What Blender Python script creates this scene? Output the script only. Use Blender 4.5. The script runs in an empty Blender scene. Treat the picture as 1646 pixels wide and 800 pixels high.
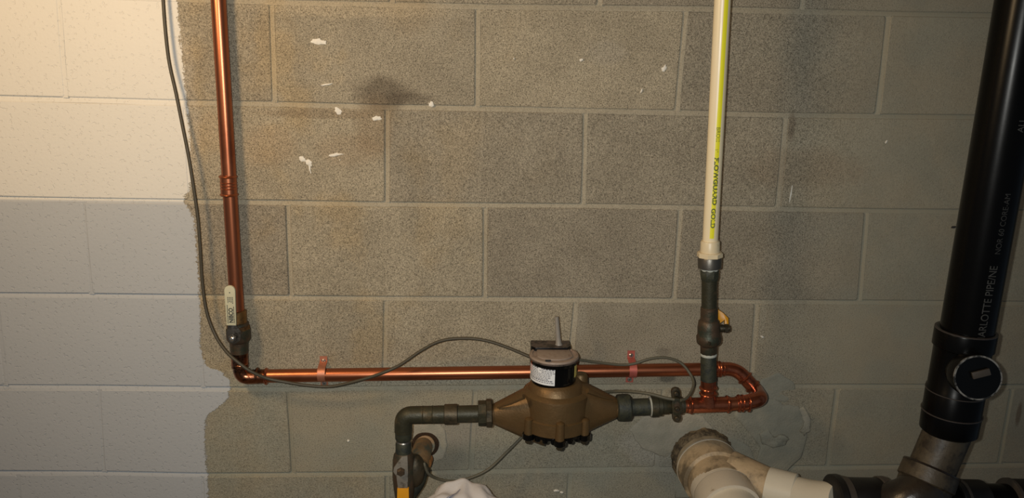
import bpy, bmesh, math, random
from mathutils import Vector, Matrix, noise
random.seed(7)
C = bpy.context.scene.collection
V = Vector
R = math.radians

# ------------------------------------------------------------------ camera
FPX = 1300.0                                     # focal length in pixels of a 1646 px wide frame
CAM = V((-0.021, -1.651, 0.112))
MC = Matrix.Rotation(R(-2.96), 3, 'Z') @ Matrix.Rotation(R(76.21), 3, 'X') @ Matrix.Rotation(R(1.31), 3, 'Z')
cd = bpy.data.cameras.new('camera')
cd.sensor_width = 36.0
cd.lens = 36.0 * FPX / 1646.0
cd.clip_start = 0.02
cam = bpy.data.objects.new('camera', cd)
cam.matrix_world = Matrix.Translation(CAM) @ MC.to_4x4()
C.objects.link(cam)
bpy.context.scene.camera = cam

# ------------------------------------------------------------------ light
sc = bpy.context.scene
sc.view_settings.view_transform = 'Standard'
sc.view_settings.look = 'None'
sc.view_settings.gamma = 1.0
sc.view_settings.exposure = 0.22
w = bpy.data.worlds.new('world'); sc.world = w; w.use_nodes = True
w.node_tree.nodes['Background'].inputs[0].default_value = (0.62, 0.80, 1.0, 1)
w.node_tree.nodes['Background'].inputs[1].default_value = 0.085

def lamp(name, loc, power, rgb, radius, kind='POINT'):
    l = bpy.data.lights.new(name, kind); l.energy = power; l.color = rgb; l.shadow_soft_size = radius
    o = bpy.data.objects.new(name, l); o.location = loc; C.objects.link(o); return o
lamp('ceiling_bulb', (-0.80, -0.80, 0.37), 22, (1.0, 0.70, 0.38), 0.10)
fl = lamp('camera_flash', CAM + V((-0.045, 0.0, 0.012)), 52.0, (0.98, 0.97, 0.91), 0.008, 'SPOT')
fl.data.spot_size = R(104); fl.data.spot_blend = 1.0            # the phone's own light has a lens
fl.rotation_euler = (V((-0.06, 0, -0.16)) - fl.location).to_track_quat('-Z', 'Y').to_euler()

# ------------------------------------------------------------------ measuring
def at(px, py, d=0.0):
    """point that lies d metres in front of the wall, on the line of sight of a measured position"""
    r = MC @ V(((px - 823.0) / FPX, (400.0 - py) / FPX, -1.0))
    t = (-d - CAM.y) / r.y
    return CAM + r * t
def m_per_px(p):
    return -((MC.transposed() @ (p - CAM)).z) / FPX

# ------------------------------------------------------------------ mesh building
class MB:
    def __init__(s): s.v = []; s.f = []
    def ring(s, c, u, w_, r, n, ph=0.0):
        b = len(s.v)
        for i in range(n):
            a = 2 * math.pi * i / n + ph
            s.v.append(c + u * (r * math.cos(a)) + w_ * (r * math.sin(a)))
        return b
    def bridge(s, a, b, n):
        for i in range(n):
            j = (i + 1) % n
            s.f.append((a + i, a + j, b + j, b + i))
    def tube(s, pts, rad, n=18, cap=True):
        pts = [V(p) for p in pts]
        if not isinstance(rad, (list, tuple)): rad = [rad] * len(pts)
        T = []
        for i in range(len(pts)):
            a = pts[max(i - 1, 0)]; b = pts[min(i + 1, len(pts) - 1)]
            t = (b - a)
            T.append(t.normalized() if t.length > 1e-9 else (T[-1] if T else V((0, 0, 1))))
        u = T[0].orthogonal().normalized()
        prev = None
        for i, p in enumerate(pts):
            u = (u - T[i] * u.dot(T[i])).normalized(); w_ = T[i].cross(u)
            b = s.ring(p, u, w_, rad[i], n)
            if prev is not None: s.bridge(prev, b, n)
            elif cap: s.f.append(tuple(range(b + n - 1, b - 1, -1)))
            prev = b
        if cap: s.f.append(tuple(range(prev, prev + n)))
        return s
    def rev(s, A, B, prof, n=28, cap=True, ph=0.0):
        """profile of (distance from A, radius) in metres along A->B"""
        A = V(A); t = (V(B) - A).normalized(); u = t.orthogonal().normalized()
        if abs(t.z) < 0.9:
            u = (V((0, 0, 1)) - t * t.z).normalized()
        else:
            u = (V((1, 0, 0)) - t * t.x).normalized()
        w_ = t.cross(u); prev = None
        for (k, r) in prof:
            b = s.ring(A + t * k, u, w_, r, n, ph)
            if prev is not None: s.bridge(prev, b, n)
            elif cap: s.f.append(tuple(range(b + n - 1, b - 1, -1)))
            prev = b
        if cap: s.f.append(tuple(range(prev, prev + n)))
        return s
    def box(s, c, size, rot=None):
        b = len(s.v); hx, hy, hz = [q / 2 for q in size]; c = V(c)
        for dx, dy, dz in ((-1,-1,-1),(1,-1,-1),(1,1,-1),(-1,1,-1),(-1,-1,1),(1,-1,1),(1,1,1),(-1,1,1)):
            p = V((dx * hx, dy * hy, dz * hz))
            if rot: p = rot @ p
            s.v.append(c + p)
        for f in ((0,3,2,1),(4,5,6,7),(0,1,5,4),(1,2,6,5),(2,3,7,6),(3,0,4,7)):
            s.f.append(tuple(b + i for i in f))
        return s
    def prism(s, pts, ext):
        """closed outline pushed along ext"""
        b = len(s.v); n = len(pts); pts = [V(p) for p in pts]; ext = V(ext)
        s.v += pts + [p + ext for p in pts]
        s.f.append(tuple(range(b, b + n))); s.f.append(tuple(range(b + 2 * n - 1, b + n - 1, -1)))
        for i in range(n):
            j = (i + 1) % n
            s.f.append((b + i, b + n + i, b + n + j, b + j))
        return s
    def ball(s, c, r, n=12, m=8, sq=(1, 1, 1)):
        c = V(c); rings = []
        for j in range(1, m):
            a = math.pi * j / m; b = len(s.v)
            for i in range(n):
                t = 2 * math.pi * i / n
                s.v.append(c + V((sq[0]*r*math.sin(a)*math.cos(t), sq[1]*r*math.sin(a)*math.sin(t), sq[2]*r*math.cos(a))))
            rings.append(b)
        for a, b in zip(rings, rings[1:]): s.bridge(a, b, n)
        t = len(s.v); s.v += [c + V((0, 0, sq[2]*r)), c - V((0, 0, sq[2]*r))]
        for i in range(n):
            j = (i + 1) % n
            s.f.append((t, rings[0] + i, rings[0] + j)); s.f.append((t + 1, rings[-1] + j, rings[-1] + i))
        return s

def rpath(pts, rad=0.03, seg=7):
    """round the corners of a polyline"""
    pts = [V(p) for p in pts]; out = [pts[0]]
    for i in range(1, len(pts) - 1):
        a, p, b = pts[i-1], pts[i], pts[i+1]
        r = min(rad, (p-a).length * .49, (b-p).length * .49)
        s_ = p + (a-p).normalized() * r; e = p + (b-p).normalized() * r
        for k in range(seg + 1):
            t = k / seg
            out.append(s_ * (1-t)**2 + p * (2*t*(1-t)) + e * t * t)
    out.append(pts[-1]); return out
def smooth(pts, k=6):
    """catmull-rom through measured points"""
    pts = [V(p) for p in pts]; out = []
    for i in range(len(pts) - 1):
        p0 = pts[max(i-1, 0)]; p1 = pts[i]; p2 = pts[i+1]; p3 = pts[min(i+2, len(pts)-1)]
        for q in range(k):
            t = q / k
            out.append(0.5 * ((2*p1) + (p2-p0)*t + (2*p0-5*p1+4*p2-p3)*t*t + (3*p1-p0-3*p2+p3)*t**3))
    out.append(pts[-1]); return out

def wpos(o):
    return V((0, 0, 0)) if o is None else (wpos(o.parent) + o.location)
def obj(name, mb, mat, parent=None, bevel=0.0, label=None, angle=38, seg=2):
    vs = mb.v; n = len(vs)
    c = sum(vs, V((0, 0, 0))) / n
    if parent is None:
        c = V((c.x, c.y, min(q.z for q in vs)))
    me = bpy.data.meshes.new(name)
    me.from_pydata([tuple(q - c) for q in vs], [], mb.f)
    bm = bmesh.new(); bm.from_mesh(me)
    bmesh.ops.remove_doubles(bm, verts=bm.verts, dist=1e-6)
    bmesh.ops.recalc_face_normals(bm, faces=bm.faces)
    if bevel:
        es = [e for e in bm.edges if len(e.link_faces) == 2 and e.calc_face_angle(0) > R(30)]
        bmesh.ops.bevel(bm, geom=es, offset=bevel, segments=seg, profile=0.6, affect='EDGES', clamp_overlap=True)
    bm.to_mesh(me); bm.free()
    me.shade_smooth()
    me.set_sharp_from_angle(angle=R(angle))
    me.materials.append(mat)
    o = bpy.data.objects.new(name, me); C.objects.link(o)
    if parent is not None:
        o.parent = parent; o.location = c - wpos(parent)
    else: o.location = c
    if label: o['label'] = label
    return o
def thing(name, label, cat, loc, group=None):
    o = bpy.data.objects.new(name, None); C.objects.link(o); o.location = loc; o.empty_display_size = 0.03
    return tag(o, label, cat, group)
def tag(o, label, cat, group=None):
    o['label'] = label; o['category'] = cat
    if group: o['group'] = group
    return o
def struct(o): o['kind'] = 'structure'; return o

# ------------------------------------------------------------------ materials
class NT:
    def __init__(s, name):
        s.m = bpy.data.materials.new(name); s.m.use_nodes = True
        s.t = s.m.node_tree; s.b = s.t.nodes['Principled BSDF']
        s.pos = s.t.nodes.new('ShaderNodeNewGeometry').outputs['Position']
    def n(s, kind, **kw):
        o = s.t.nodes.new(kind)
        for k, v in kw.items(): setattr(o, k, v)
        return o
    def link(s, a, b): s.t.links.new(a, b)
    def put(s, sock, v):
        if isinstance(v, bpy.types.NodeSocket): s.link(v, sock)
        elif isinstance(v, (tuple, list)) and len(v) == 3 and sock.type == 'RGBA': sock.default_value = (*v, 1)
        else: sock.default_value = v
    def math(s, op, a, b=0.0, c=None, clamp=False):
        o = s.n('ShaderNodeMath', operation=op, use_clamp=clamp)
        s.put(o.inputs[0], a); s.put(o.inputs[1], b)
        if c is not None: s.put(o.inputs[2], c)
        return o.outputs[0]
    def noise(s, scale, detail=3.0, rough=0.55, vec=None, w_=0.0):
        o = s.n('ShaderNodeTexNoise'); s.link(vec or s.pos, o.inputs['Vector'])
        o.inputs['Scale'].default_value = scale; o.inputs['Detail'].default_value = detail
        o.inputs['Roughness'].default_value = rough; o.inputs['Distortion'].default_value = w_
        return o.outputs['Fac']
    def voro(s, scale, feat='F1', out='Distance'):
        o = s.n('ShaderNodeTexVoronoi', feature=feat); s.link(s.pos, o.inputs['Vector']); o.inputs['Scale'].default_value = scale
        return o.outputs[out]
    def ramp(s, f, stops):
        o = s.n('ShaderNodeValToRGB'); s.link(f, o.inputs[0]); e = o.color_ramp.elements
        while len(e) < len(stops): e.new(0.5)
        for q, (p, c) in zip(e, stops):
            q.position = p; q.color = (*c, 1) if isinstance(c, (tuple, list)) else (c, c, c, 1)
        return o.outputs[0]
    def mix(s, f, a, b, mode='MIX'):
        o = s.n('ShaderNodeMix', data_type='RGBA', blend_type=mode)
        s.put(o.inputs[0], f); s.put(o.inputs[6], a); s.put(o.inputs[7], b)
        return o.outputs[2]
    def bump(s, h, dist, strength=1.0, normal=None):
        o = s.n('ShaderNodeBump'); s.put(o.inputs['Height'], h); o.inputs['Distance'].default_value = dist
        o.inputs['Strength'].default_value = strength
        if normal is not None: s.link(normal, o.inputs['Normal'])
        s.link(o.outputs[0], s.b.inputs['Normal']); return o.outputs[0]
    def set(s, **kw):
        for k, v in kw.items(): s.put(s.b.inputs[k.replace('_', ' ')], v)
        return s
    def step(s, f, lo, hi):
        o = s.n('ShaderNodeMapRange', interpolation_type='SMOOTHSTEP'); s.put(o.inputs[0], f)
        o.inputs[1].default_value = lo; o.inputs[2].default_value = hi
        return o.outputs[0]

def simple(name, rgb, rough=0.5, metal=0.0, var=0.25, scale=60, bumpd=0.0, dark=None, spec=0.5, coat=0.0, mscale=18, mlo=.45, mhi=.65, rvar=.12):
    t = NT(name)
    n1 = t.noise(scale, 4)
    col = t.mix(n1, tuple(c * (1 - var) for c in rgb), tuple(min(1, c * (1 + var)) for c in rgb))
    if dark:
        col = t.mix(t.step(t.noise(mscale, 5, .65), mlo, mhi), col, dark)
    t.set(Base_Color=col, Metallic=metal)
    t.b.inputs['Specular IOR Level'].default_value = spec
    t.b.inputs['Coat Weight'].default_value = coat
    t.link(t.math('MULTIPLY_ADD', t.noise(scale * .6, 3), 2 * rvar, rough - rvar), t.b.inputs['Roughness'])
    if bumpd: t.bump(t.noise(scale * 3, 3), bumpd)
    return t.m

M = {}
M['copper'] = simple('copper', (0.40, 0.135, 0.065), .33, .92, .06, 12, .0, dark=(0.27, .080, .038), mscale=9, mlo=.48, mhi=.75, rvar=.04)
M['copper_fit'] = simple('copper_fitting', (0.44, 0.135, 0.068), .22, .9, .22, 50, .00035, dark=(0.26, .07, .035), mscale=45, mlo=.52, mhi=.72)
M['copper_dark'] = simple('copper_tarnished', (0.38, 0.145, 0.075), .27, 1.0, .3, 60, .0004, dark=(0.07, .035, .02), mscale=55, mlo=.42, mhi=.62)
M['strap'] = simple('copper_plated_strap', (0.55, 0.23, 0.14), .5, .75, .2, 120, .0001, spec=.4)
M['strap_red'] = simple('strap_red', (0.50, 0.13, 0.10), .5, .5, .2, 120, .0001, spec=.4)
M['bronze'] = simple('meter_bronze', (0.135, 0.079, 0.031), .46, .5, .18, 70, .00045, dark=(0.12, .075, .03), mscale=16, mlo=.42, mhi=.75)
M['bronze_dark'] = simple('bronze_dark', (0.075, 0.058, 0.034), .52, .55, .3, 90, .0004, dark=(0.03, .026, .016), mscale=30)
M['patina'] = simple('green_brass', (0.036, 0.034, 0.019), .5, .35, .3, 90, .0005, dark=(0.085, .062, .03), mscale=30, mlo=.5, mhi=.7)
M['verdigris'] = simple('verdigris', (0.036, 0.038, 0.023), .6, .15, .35, 130, .0006, dark=(0.018, .022, .018), mscale=60, mlo=.45, mhi=.6)
M['valve_brown'] = simple('valve_brown', (0.085, 0.056, 0.034), .5, .5, .3, 90, .0005, dark=(0.04, .045, .03), mscale=40)
M['brass'] = simple('brass', (0.24, 0.13, 0.045), .42, .8, .25, 60, .0003, dark=(0.10, .055, .025), mscale=50)
M['steel'] = simple('dull_steel', (0.22, 0.21, 0.19), .38, .9, .2, 60, .0002, dark=(.08, .07, .06), mscale=60)
M['grey_metal'] = simple('weathered_grey_metal', (0.20, 0.18, 0.15), .6, .2, .25, 90, .0004, dark=(.08, .065, .05), mscale=60, mlo=.5, mhi=.7)
M['steel_ring'] = simple('steel_ring', (0.13, 0.12, 0.105), .4, .8, .15, 60, .0002)
M['screw'] = simple('screw_metal', (0.55, 0.52, 0.48), .3, .9, .15, 90)
M['cpvc'] = simple('cpvc', (0.78, 0.66, 0.44), .35, 0, .03, 20, spec=.5)
M['cpvc_fit'] = simple('cpvc_fitting', (0.66, 0.55, 0.36), .4, 0, .08, 60, dark=(.36, .26, .13), mscale=55, mlo=.6, mhi=.75)
M['yellow_stripe'] = simple('yellow_stripe', (0.74, 0.70, 0.02), .4, 0, .03, 30)
M['green_ink'] = simple('green_ink', (0.10, 0.12, 0.02), .5, 0, .1, 90)
M['tape'] = simple('thread_tape', (0.42, 0.43, 0.38), .7, 0, .2, 300, .0006)
M['yellow_lever'] = simple('yellow_lever', (0.66, 0.29, 0.01), .42, 0, .08, 60)
M['cream_lever'] = simple('cream_lever', (0.50, 0.48, 0.34), .42, 0, .06, 80)
M['ink'] = simple('black_ink', (0.02, 0.02, 0.02), .6)
M['black_plastic'] = simple('black_plastic', (0.003, 0.003, 0.003), .2, 0, .2, 40, spec=.25)
M['dusty'] = simple('dusty_lid', (0.27, 0.205, 0.16), .55, 0, .15, 120, dark=(.15, .085, .06), mscale=70, mlo=.5, mhi=.75, spec=.5)
M['dusty_dark'] = simple('dusty_black', (0.085, 0.062, 0.05), .5, 0, .3, 80, dark=(.02, .015, .012), mscale=60)
M['antenna'] = simple('grey_tube', (0.24, 0.215, 0.185), .45, 0, .1, 80)
M['label'] = simple('white_label', (0.72, 0.73, 0.74), .45, 0, .02, 60)
M['label_ink'] = simple('label_ink', (0.16, 0.16, 0.18), .6)
M['label_red'] = simple('label_red', (0.42, 0.10, 0.09), .6)
M['label_yellow'] = simple('label_yellow', (0.55, 0.45, 0.12), .6)
M['cable'] = simple('cable', (0.050, 0.042, 0.026), .55, 0, .15, 90, .0002)
M['wire_grey'] = simple('grey_wire', (0.088, 0.080, 0.054), .6, 0, .15, 140, .0002)
M['abs'] = simple('black_pipe', (0.0022, 0.0020, 0.0018), .27, 0, .25, 30, .00004, spec=.15, rvar=.03)
M['abs_edge'] = simple('black_pipe_worn', (0.0035, 0.003, 0.0028), .30, 0, .4, 60, .0001, spec=.2)
M['rim'] = simple('pale_rim', (0.22, 0.22, 0.21), .5, 0, .3, 90, dark=(.01, .01, .01), mscale=50, mlo=.45, mhi=.6)  # pale grey mottled with near black
M['pipe_print'] = simple('pipe_print', (0.060, 0.060, 0.056), .6, 0, .2, 300)
M['pipe_print_faint'] = simple('pipe_print_faint', (0.035, 0.035, 0.033), .6, 0, .3, 300)
M['primer'] = simple('worn_bead', (0.045, 0.038, 0.035), .45, 0, .4, 90)
M['dirty_pipe'] = simple('dirty_pipe', (0.065, 0.050, 0.030), .5, 0, .35, 40, .0006, dark=(.022, .016, .010), mscale=22, mlo=.45, mhi=.62)
M['dirty_fit'] = simple('dirty_fitting', (0.028, 0.021, 0.014), .32, 0, .3, 40, .0005, dark=(.015, .011, .009), mscale=20, mlo=.42, mhi=.6)
M['rubber'] = simple('rubber', (0.008, 0.007, 0.0065), .42, 0, .3, 60, .0002)
M['band'] = simple('worn_band', (0.075, 0.063, 0.052), .45, .3, .3, 60)
M['pvc'] = simple('white_pvc', (0.60, 0.53, 0.42), .3, 0, .05, 50, dark=(.24, .17, .10), mscale=40, mlo=.64, mhi=.8)
M['pvc_clean'] = simple('cream_pvc', (0.62, 0.57, 0.46), .3, 0, .05, 30, dark=(.3, .24, .16), mscale=60, mlo=.70, mhi=.85)
M['pvc_rim'] = simple('pale_cement_rim', (0.52, 0.46, 0.36), .6, 0, .2, 80, .0005)
M['pvc_dirty'] = simple('soiled_pvc', (0.44, 0.33, 0.20), .55, 0, .2, 60, .0008, dark=(.15, .115, .07), mscale=16, mlo=.44, mhi=.66)
M['cement'] = simple('crumbly_cement', (0.26, 0.19, 0.11), .9, 0, .5, 160, .004, dark=(.10, .075, .05), mscale=50, mlo=.4, mhi=.6, spec=.1)
M['stub'] = simple('old_service_pipe', (0.23, 0.14, 0.065), .6, .3, .3, 80, .0008, dark=(.10, .10, .07), mscale=40, mlo=.42, mhi=.6)
M['rust'] = simple('rusty_fitting', (0.30, 0.12, 0.03), .7, .1, .4, 120, .001, dark=(.14, .09, .05), mscale=60)
M['hole'] = simple('hole_dark', (0.045, 0.028, 0.018), .9, 0, .5, 90, .003, spec=.05)
M['patch'] = simple('grey_patch', (0.275, 0.26, 0.205), .85, 0, .14, 90, .0012, dark=(.235, .232, .188), mscale=14, mlo=.4, mhi=.7, spec=.15)
M['patch_light'] = simple('light_patch', (0.34, 0.31, 0.245), .85, 0, .16, 90, .0014, dark=(.27, .255, .20), mscale=16, mlo=.4, mhi=.7, spec=.15)
M['fleck'] = simple('white_fleck', (0.72, 0.68, 0.60), .8, 0, .15, 300, .0006)
M['sack_blue'] = simple('sack_blue', (0.10, 0.13, 0.24), .8)
M['floor'] = simple('concrete_floor', (0.20, 0.19, 0.17), .8, 0, .2, 6, .001)
M['joist'] = simple('ceiling_wood', (0.20, 0.14, 0.09), .8, 0, .2, 8, .001)
M['crayon'] = simple('dark_mark', (0.02, 0.018, 0.016), .7)

# sack cloth
t = NT('sack_cloth')
wv = t.noise(900, 1)
t.set(Base_Color=t.mix(t.noise(14, 4), (.50, .46, .43), (.62, .60, .60)), Roughness=.85)
t.bump(wv, .0006)
M['sack'] = t.m

# paint edge: position of the painted area's right border against height
EDGE = [(282,-60),(284,0),(289,60),(296,130),(300,165),(305,220),(309,275),(306,306),(296,314),(297,326),(305,336),(311,350),(316,400),(320,460),(322,500),(322,560),(331,588),(358,598),(370,612),(367,640),(350,655),(332,668),(329,700),(333,760),(336,800),(338,900)]
EP = [at(a, b) for a, b in EDGE]
def wall_mat(name, base, alt, mortar):
    t = NT(name)
    sep = t.n('ShaderNodeSeparateXYZ'); t.link(t.pos, sep.inputs[0]); X, Y, Z = sep.outputs
    info = t.n('ShaderNodeObjectInfo')
    # ---- bare concrete
    coarse = t.noise(9, 4, .6)
    col = t.mix(t.step(coarse, .33, .68), base, alt)
    if not mortar:
        rnd = info.outputs['Random']
        col = t.mix(1.0, col, t.ramp(rnd, [(0, (.84, .83, .84)), (.5, (.97, .97, .96)), (1, (1.08, 1.06, 1.02))]), 'MULTIPLY')
    # tan water marks along the beds on the left, grey green damp in the low courses
    tan = t.math('MULTIPLY', t.step(t.noise(6.5, 3), .50, .66), t.step(X, .35, -.45))
    col = t.mix(t.math('MULTIPLY', tan, .5), col, t.mix(1.0, col, (1.13, .98, .74), 'MULTIPLY'))
    lowz = t.math('MULTIPLY', t.step(t.math('ADD', Z, t.math('MULTIPLY', t.noise(5, 3), .30)), -.36, -.52), .75)
    rgt = t.math('MULTIPLY', t.step(t.math('ADD', X, t.math('MULTIPLY', t.noise(4, 3), .5)), .62, 1.25), .75)
    damp = t.math('MAXIMUM', lowz, rgt)
    dn = t.step(t.noise(7, 4, .6), .36, .62)
    dampc = t.mix(dn, (.285, .262, .196), (.246, .254, .208))
    if mortar: dampc = t.mix(.5, dampc, t.mix(1.0, dampc, (.96, .95, .92), 'MULTIPLY'))
    col = t.mix(t.math('MULTIPLY', damp, .92 if mortar else .72), col, dampc)
    # soot and spill marks of their own outline
    def blob(px, py, rx, rz, lo=.5, hi=1.1, amp=.8, ns=16):
        c = at(px, py)
        a = t.math('DIVIDE', t.math('SUBTRACT', X, c.x), rx); b = t.math('DIVIDE', t.math('SUBTRACT', Z, c.z), rz)
        d_ = t.math('SQRT', t.math('ADD', t.math('MULTIPLY', a, a), t.math('MULTIPLY', b, b)))
        d_ = t.math('ADD', d_, t.math('MULTIPLY', t.math('SUBTRACT', t.noise(ns, 4), .5), amp))
        return t.step(d_, hi, lo)
    for (px, py, rx, rz, k, c_) in ((618, 150, .070, .040, .62, (.085, .065, .045)), (655, 158, .06, .016, .5, (.09, .07, .05)),
                                    (600, 200, .045, .07, .38, (.22, .15, .085)), (655, 20, .07, .05, .25, (.25, .18, .10)),
                                    (520, 183, .14, .012, .45, (.20, .145, .09)), (430, 235, .07, .05, .3, (.30, .20, .11)),
                                    (560, 240, .08, .04, .25, (.28, .19, .11)), (1272, 205, .010, .035, .5, (.11, .075, .05)),
                                    (1290, 270, .16, .05, .3, (.23, .165, .105)), (1066, 565, .02, .012, .4, (.12, .10, .075)),
                                    (1072, 608, .024, .012, .7, (.08, .075, .06)), (345, 215, .05, .05, .3, (.34, .24, .13)),
                                    (700, 735, .08, .05, .4, (.12, .12, .105)), (1560, 655, .012, .045, .35, (.12, .08, .05)),
                                    (1638, 665, .008, .035, .6, (.09, .055, .035))):
        col = t.mix(t.math('MULTIPLY', blob(px, py, rx, rz), k), col, c_)
    for (px, py, rx, rz, k, c_) in ((1120, 735, .14, .10, .7, (.24, .235, .20)), (300, 195, .03, .2, .25, (.48, .44, .38)),
                                    (720, 600, .35, .030, .45, (.30, .30, .25)), (730, 690, .085, .05, .6, (.27, .245, .205)),
                                    (1040, 715, .07, .05, .65, (.33, .31, .26)), (480, 620, .20, .014, .45, (.31, .31, .25)),
                                    (560, 15, .22, .02, .35, (.45, .37, .25)), (975, 85, .05, .03, .25, (.33, .30, .25)),
                                    (930, 520, .02, .05, .2, (.35, .32, .26)), (1225, 520, .01, .06, .35, (.30, .28, .22))):
        col = t.mix(t.math('MULTIPLY', blob(px, py, rx, rz), k), col, c_)
    # aggregate: small pits and pale grains
    amp = .45 if mortar else 1.0
    pits = t.step(t.noise(430, 2, .6), .395, .31)
    smoothr = t.math('SUBTRACT', 1.0, t.math('MULTIPLY', t.math('MAXIMUM', t.step(X, .62, .85), t.math('MULTIPLY', lowz, .7)), .72))
    pm = t.math('MULTIPLY', t.math('MULTIPLY', pits, smoothr), .62 * amp)
    col = t.mix(pm, col, t.mix(1.0, col, (.30, .28, .25), 'MULTIPLY'))
    grain = t.noise(520, 2, .7)
    col = t.mix(t.math('MULTIPLY', smoothr, .9 * amp), col, t.mix(1.0, col, t.ramp(grain, [(.30, .55), (.5, .98), (.72, 1.65)]), 'MULTIPLY'))
    rough_h = t.math('ADD', t.math('MULTIPLY', grain, .5), t.math('MULTIPLY', t.step(t.noise(330, 2, .6), .30, .42), .8))
    # ---- paint
    z0, z1, x0, x1 = EP[-1].z, EP[0].z, -.65, -.40
    fc = t.n('ShaderNodeFloatCurve'); cm = fc.mapping; cv = cm.curves[0]
    pts = sorted(((p.z - z0) / (z1 - z0), (p.x - x0) / (x1 - x0)) for p in EP)
    cv.points[0].location = pts[0]; cv.points[1].location = pts[-1]
    for p in pts[1:-1]: cv.points.new(*p)
    for p in cv.points: p.handle_type = 'VECTOR'
    cm.update()
    zz = t.math('DIVIDE', t.math('SUBTRACT', Z, z0), z1 - z0, clamp=True)
    t.link(zz, fc.inputs['Value'])
    ex = t.math('MULTIPLY_ADD', fc.outputs[0], x1 - x0, x0)
    d_ = t.math('SUBTRACT', X, ex)
    d_ = t.math('ADD', d_, t.math('MULTIPLY', t.math('SUBTRACT', t.noise(90, 5, .75), .5), .026))
    d_ = t.math('ADD', d_, t.math('MULTIPLY', t.math('SUBTRACT', t.noise(420, 2, .6), .5), .012))
    paint = t.step(d_, .0012, -.0012)
    scuff = t.step(t.noise(170, 3, .6), .305, .27)
    pcol = t.mix(t.noise(4, 3), (.385, .40, .415), (.425, .435, .445))
    upc = t.mix(t.noise(4, 3), (.60, .585, .545), (.66, .635, .585))           # lighter, creamier tone in the upper courses
    pcol = t.mix(t.step(Z, at(150, 323).z - .002, at(150, 321).z + .002), pcol, upc)
    pcol = t.mix(t.math('MULTIPLY', scuff, .5), pcol, (.30, .28, .25))
    col = t.mix(paint, col, pcol)
    t.set(Base_Color=col)
    t.link(t.math('MULTIPLY_ADD', paint, -.33, .92), t.b.inputs['Roughness'])
    t.b.inputs['Specular IOR Level'].default_value = .25
    ph = t.math('ADD', t.math('MULTIPLY', t.noise(150, 3, .5), .30), t.math('MULTIPLY', t.step(t.noise(120, 2), .33, .40), .30))
    bare = t.math('MULTIPLY', rough_h, t.math('MULTIPLY', smoothr, amp))
    h = t.n('ShaderNodeMix', data_type='FLOAT'); t.link(paint, h.inputs[0]); t.link(bare, h.inputs[2])
    t.link(t.math('ADD', ph, .75), h.inputs[3])
    t.bump(h.outputs[0], .0016)
    return t.m
M['block'] = wall_mat('concrete_block', (.275, .238, .176), (.325, .283, .210), False)
M['mortar'] = wall_mat('mortar', (.315, .276, .204), (.350, .308, .230), True)

# ------------------------------------------------------------------ the wall of blocks
ZF, ZC = -1.42, 0.98
XL, XR = -2.35, 2.35
JL = [ [(0,-12),(430,3),(770,10),(1100,14),(1500,23),(1646,26)],
       [(0,157),(290,165),(440,167),(622,172),(770,174),(940,178),(1100,181),(1260,185),(1420,187),(1646,188)],
       [(0,319),(135,321),(300,324),(622,328),(940,331),(1250,336),(1400,338),(1646,341)],
       [(0,474),(148,475),(468,478),(780,480),(1083,483),(1382,486),(1646,488)],
       [(0,622),(160,623),(463,626),(700,623),(1000,621),(1340,621),(1646,621)],
       [(0,760),(168,760),(330,763),(630,761),(760,758),(1000,754),(1300,751),(1646,746)] ]
JW = [[at(a, b) for a, b in l] for l in JL]
def jz(k, x):
    """height of bed joint k at x; outside the measured ones the courses go on at 8 inches"""
    if k < 0: return jz(0, x) + .2032 * (-k)
    if k > 5: return jz(5, x) - .2032 * (k - 5)
    l = JW[k]
    if x <= l[0].x: return l[0].z
    for p, q in zip(l, l[1:]):
        if x <= q.x: return p.z + (q.z - p.z) * (x - p.x) / (q.x - p.x)
    return l[-1].z
VJ = { 0: [(92,106),(436,441),(768,767),(1103,1088),(1429,1410)],
       1: [(296,306),(622,622),(941,937),(1264,1250),(1592,1572)],
       2: [(134,148),(462,468),(780,779),(1094,1083),(1394,1381)],
       3: [(-8,9),(317,327),(620,617),(926,914),(1217,1207),(1524,1506)],
       4: [(159,168),(463,471),(764,757),(1068,1055),(1346,1330)],
       5: [(28,34),(325,330),(622,623),(917,910),(1203,1192),(1492,1480)] }
def ycent(px, k):    # pixel height of joint k near px, for lifting the perpend ends onto the wall
    l = JL[k] if k <= 5 else [(a, b + 132) for a, b in JL[5]]
    if px <= l[0][0]: return l[0][1]
    for p, q in zip(l, l[1:]):
        if px <= q[0]: return p[1] + (q[1] - p[1]) * (px - p[0]) / (q[0] - p[0])
    return l[-1][1]
rows = {}
for k in range(-5, 9):
    if k in VJ:
        xs = [(at(a, ycent(a, k)).x, at(b, ycent(b, k + 1)).x) for a, b in VJ[k]]
    else:
        ref = -1.6 if k % 2 == 0 else -1.4
        xs = [(ref + .4064 * i,) * 2 for i in range(9)]
    while xs[0][0] > XL: xs.insert(0, (xs[0][0] - .4064, xs[0][1] - .4064))
    while xs[-1][0] < XR: xs.append((xs[-1][0] + .4064, xs[-1][1] + .4064))
    rows[k] = xs

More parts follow.
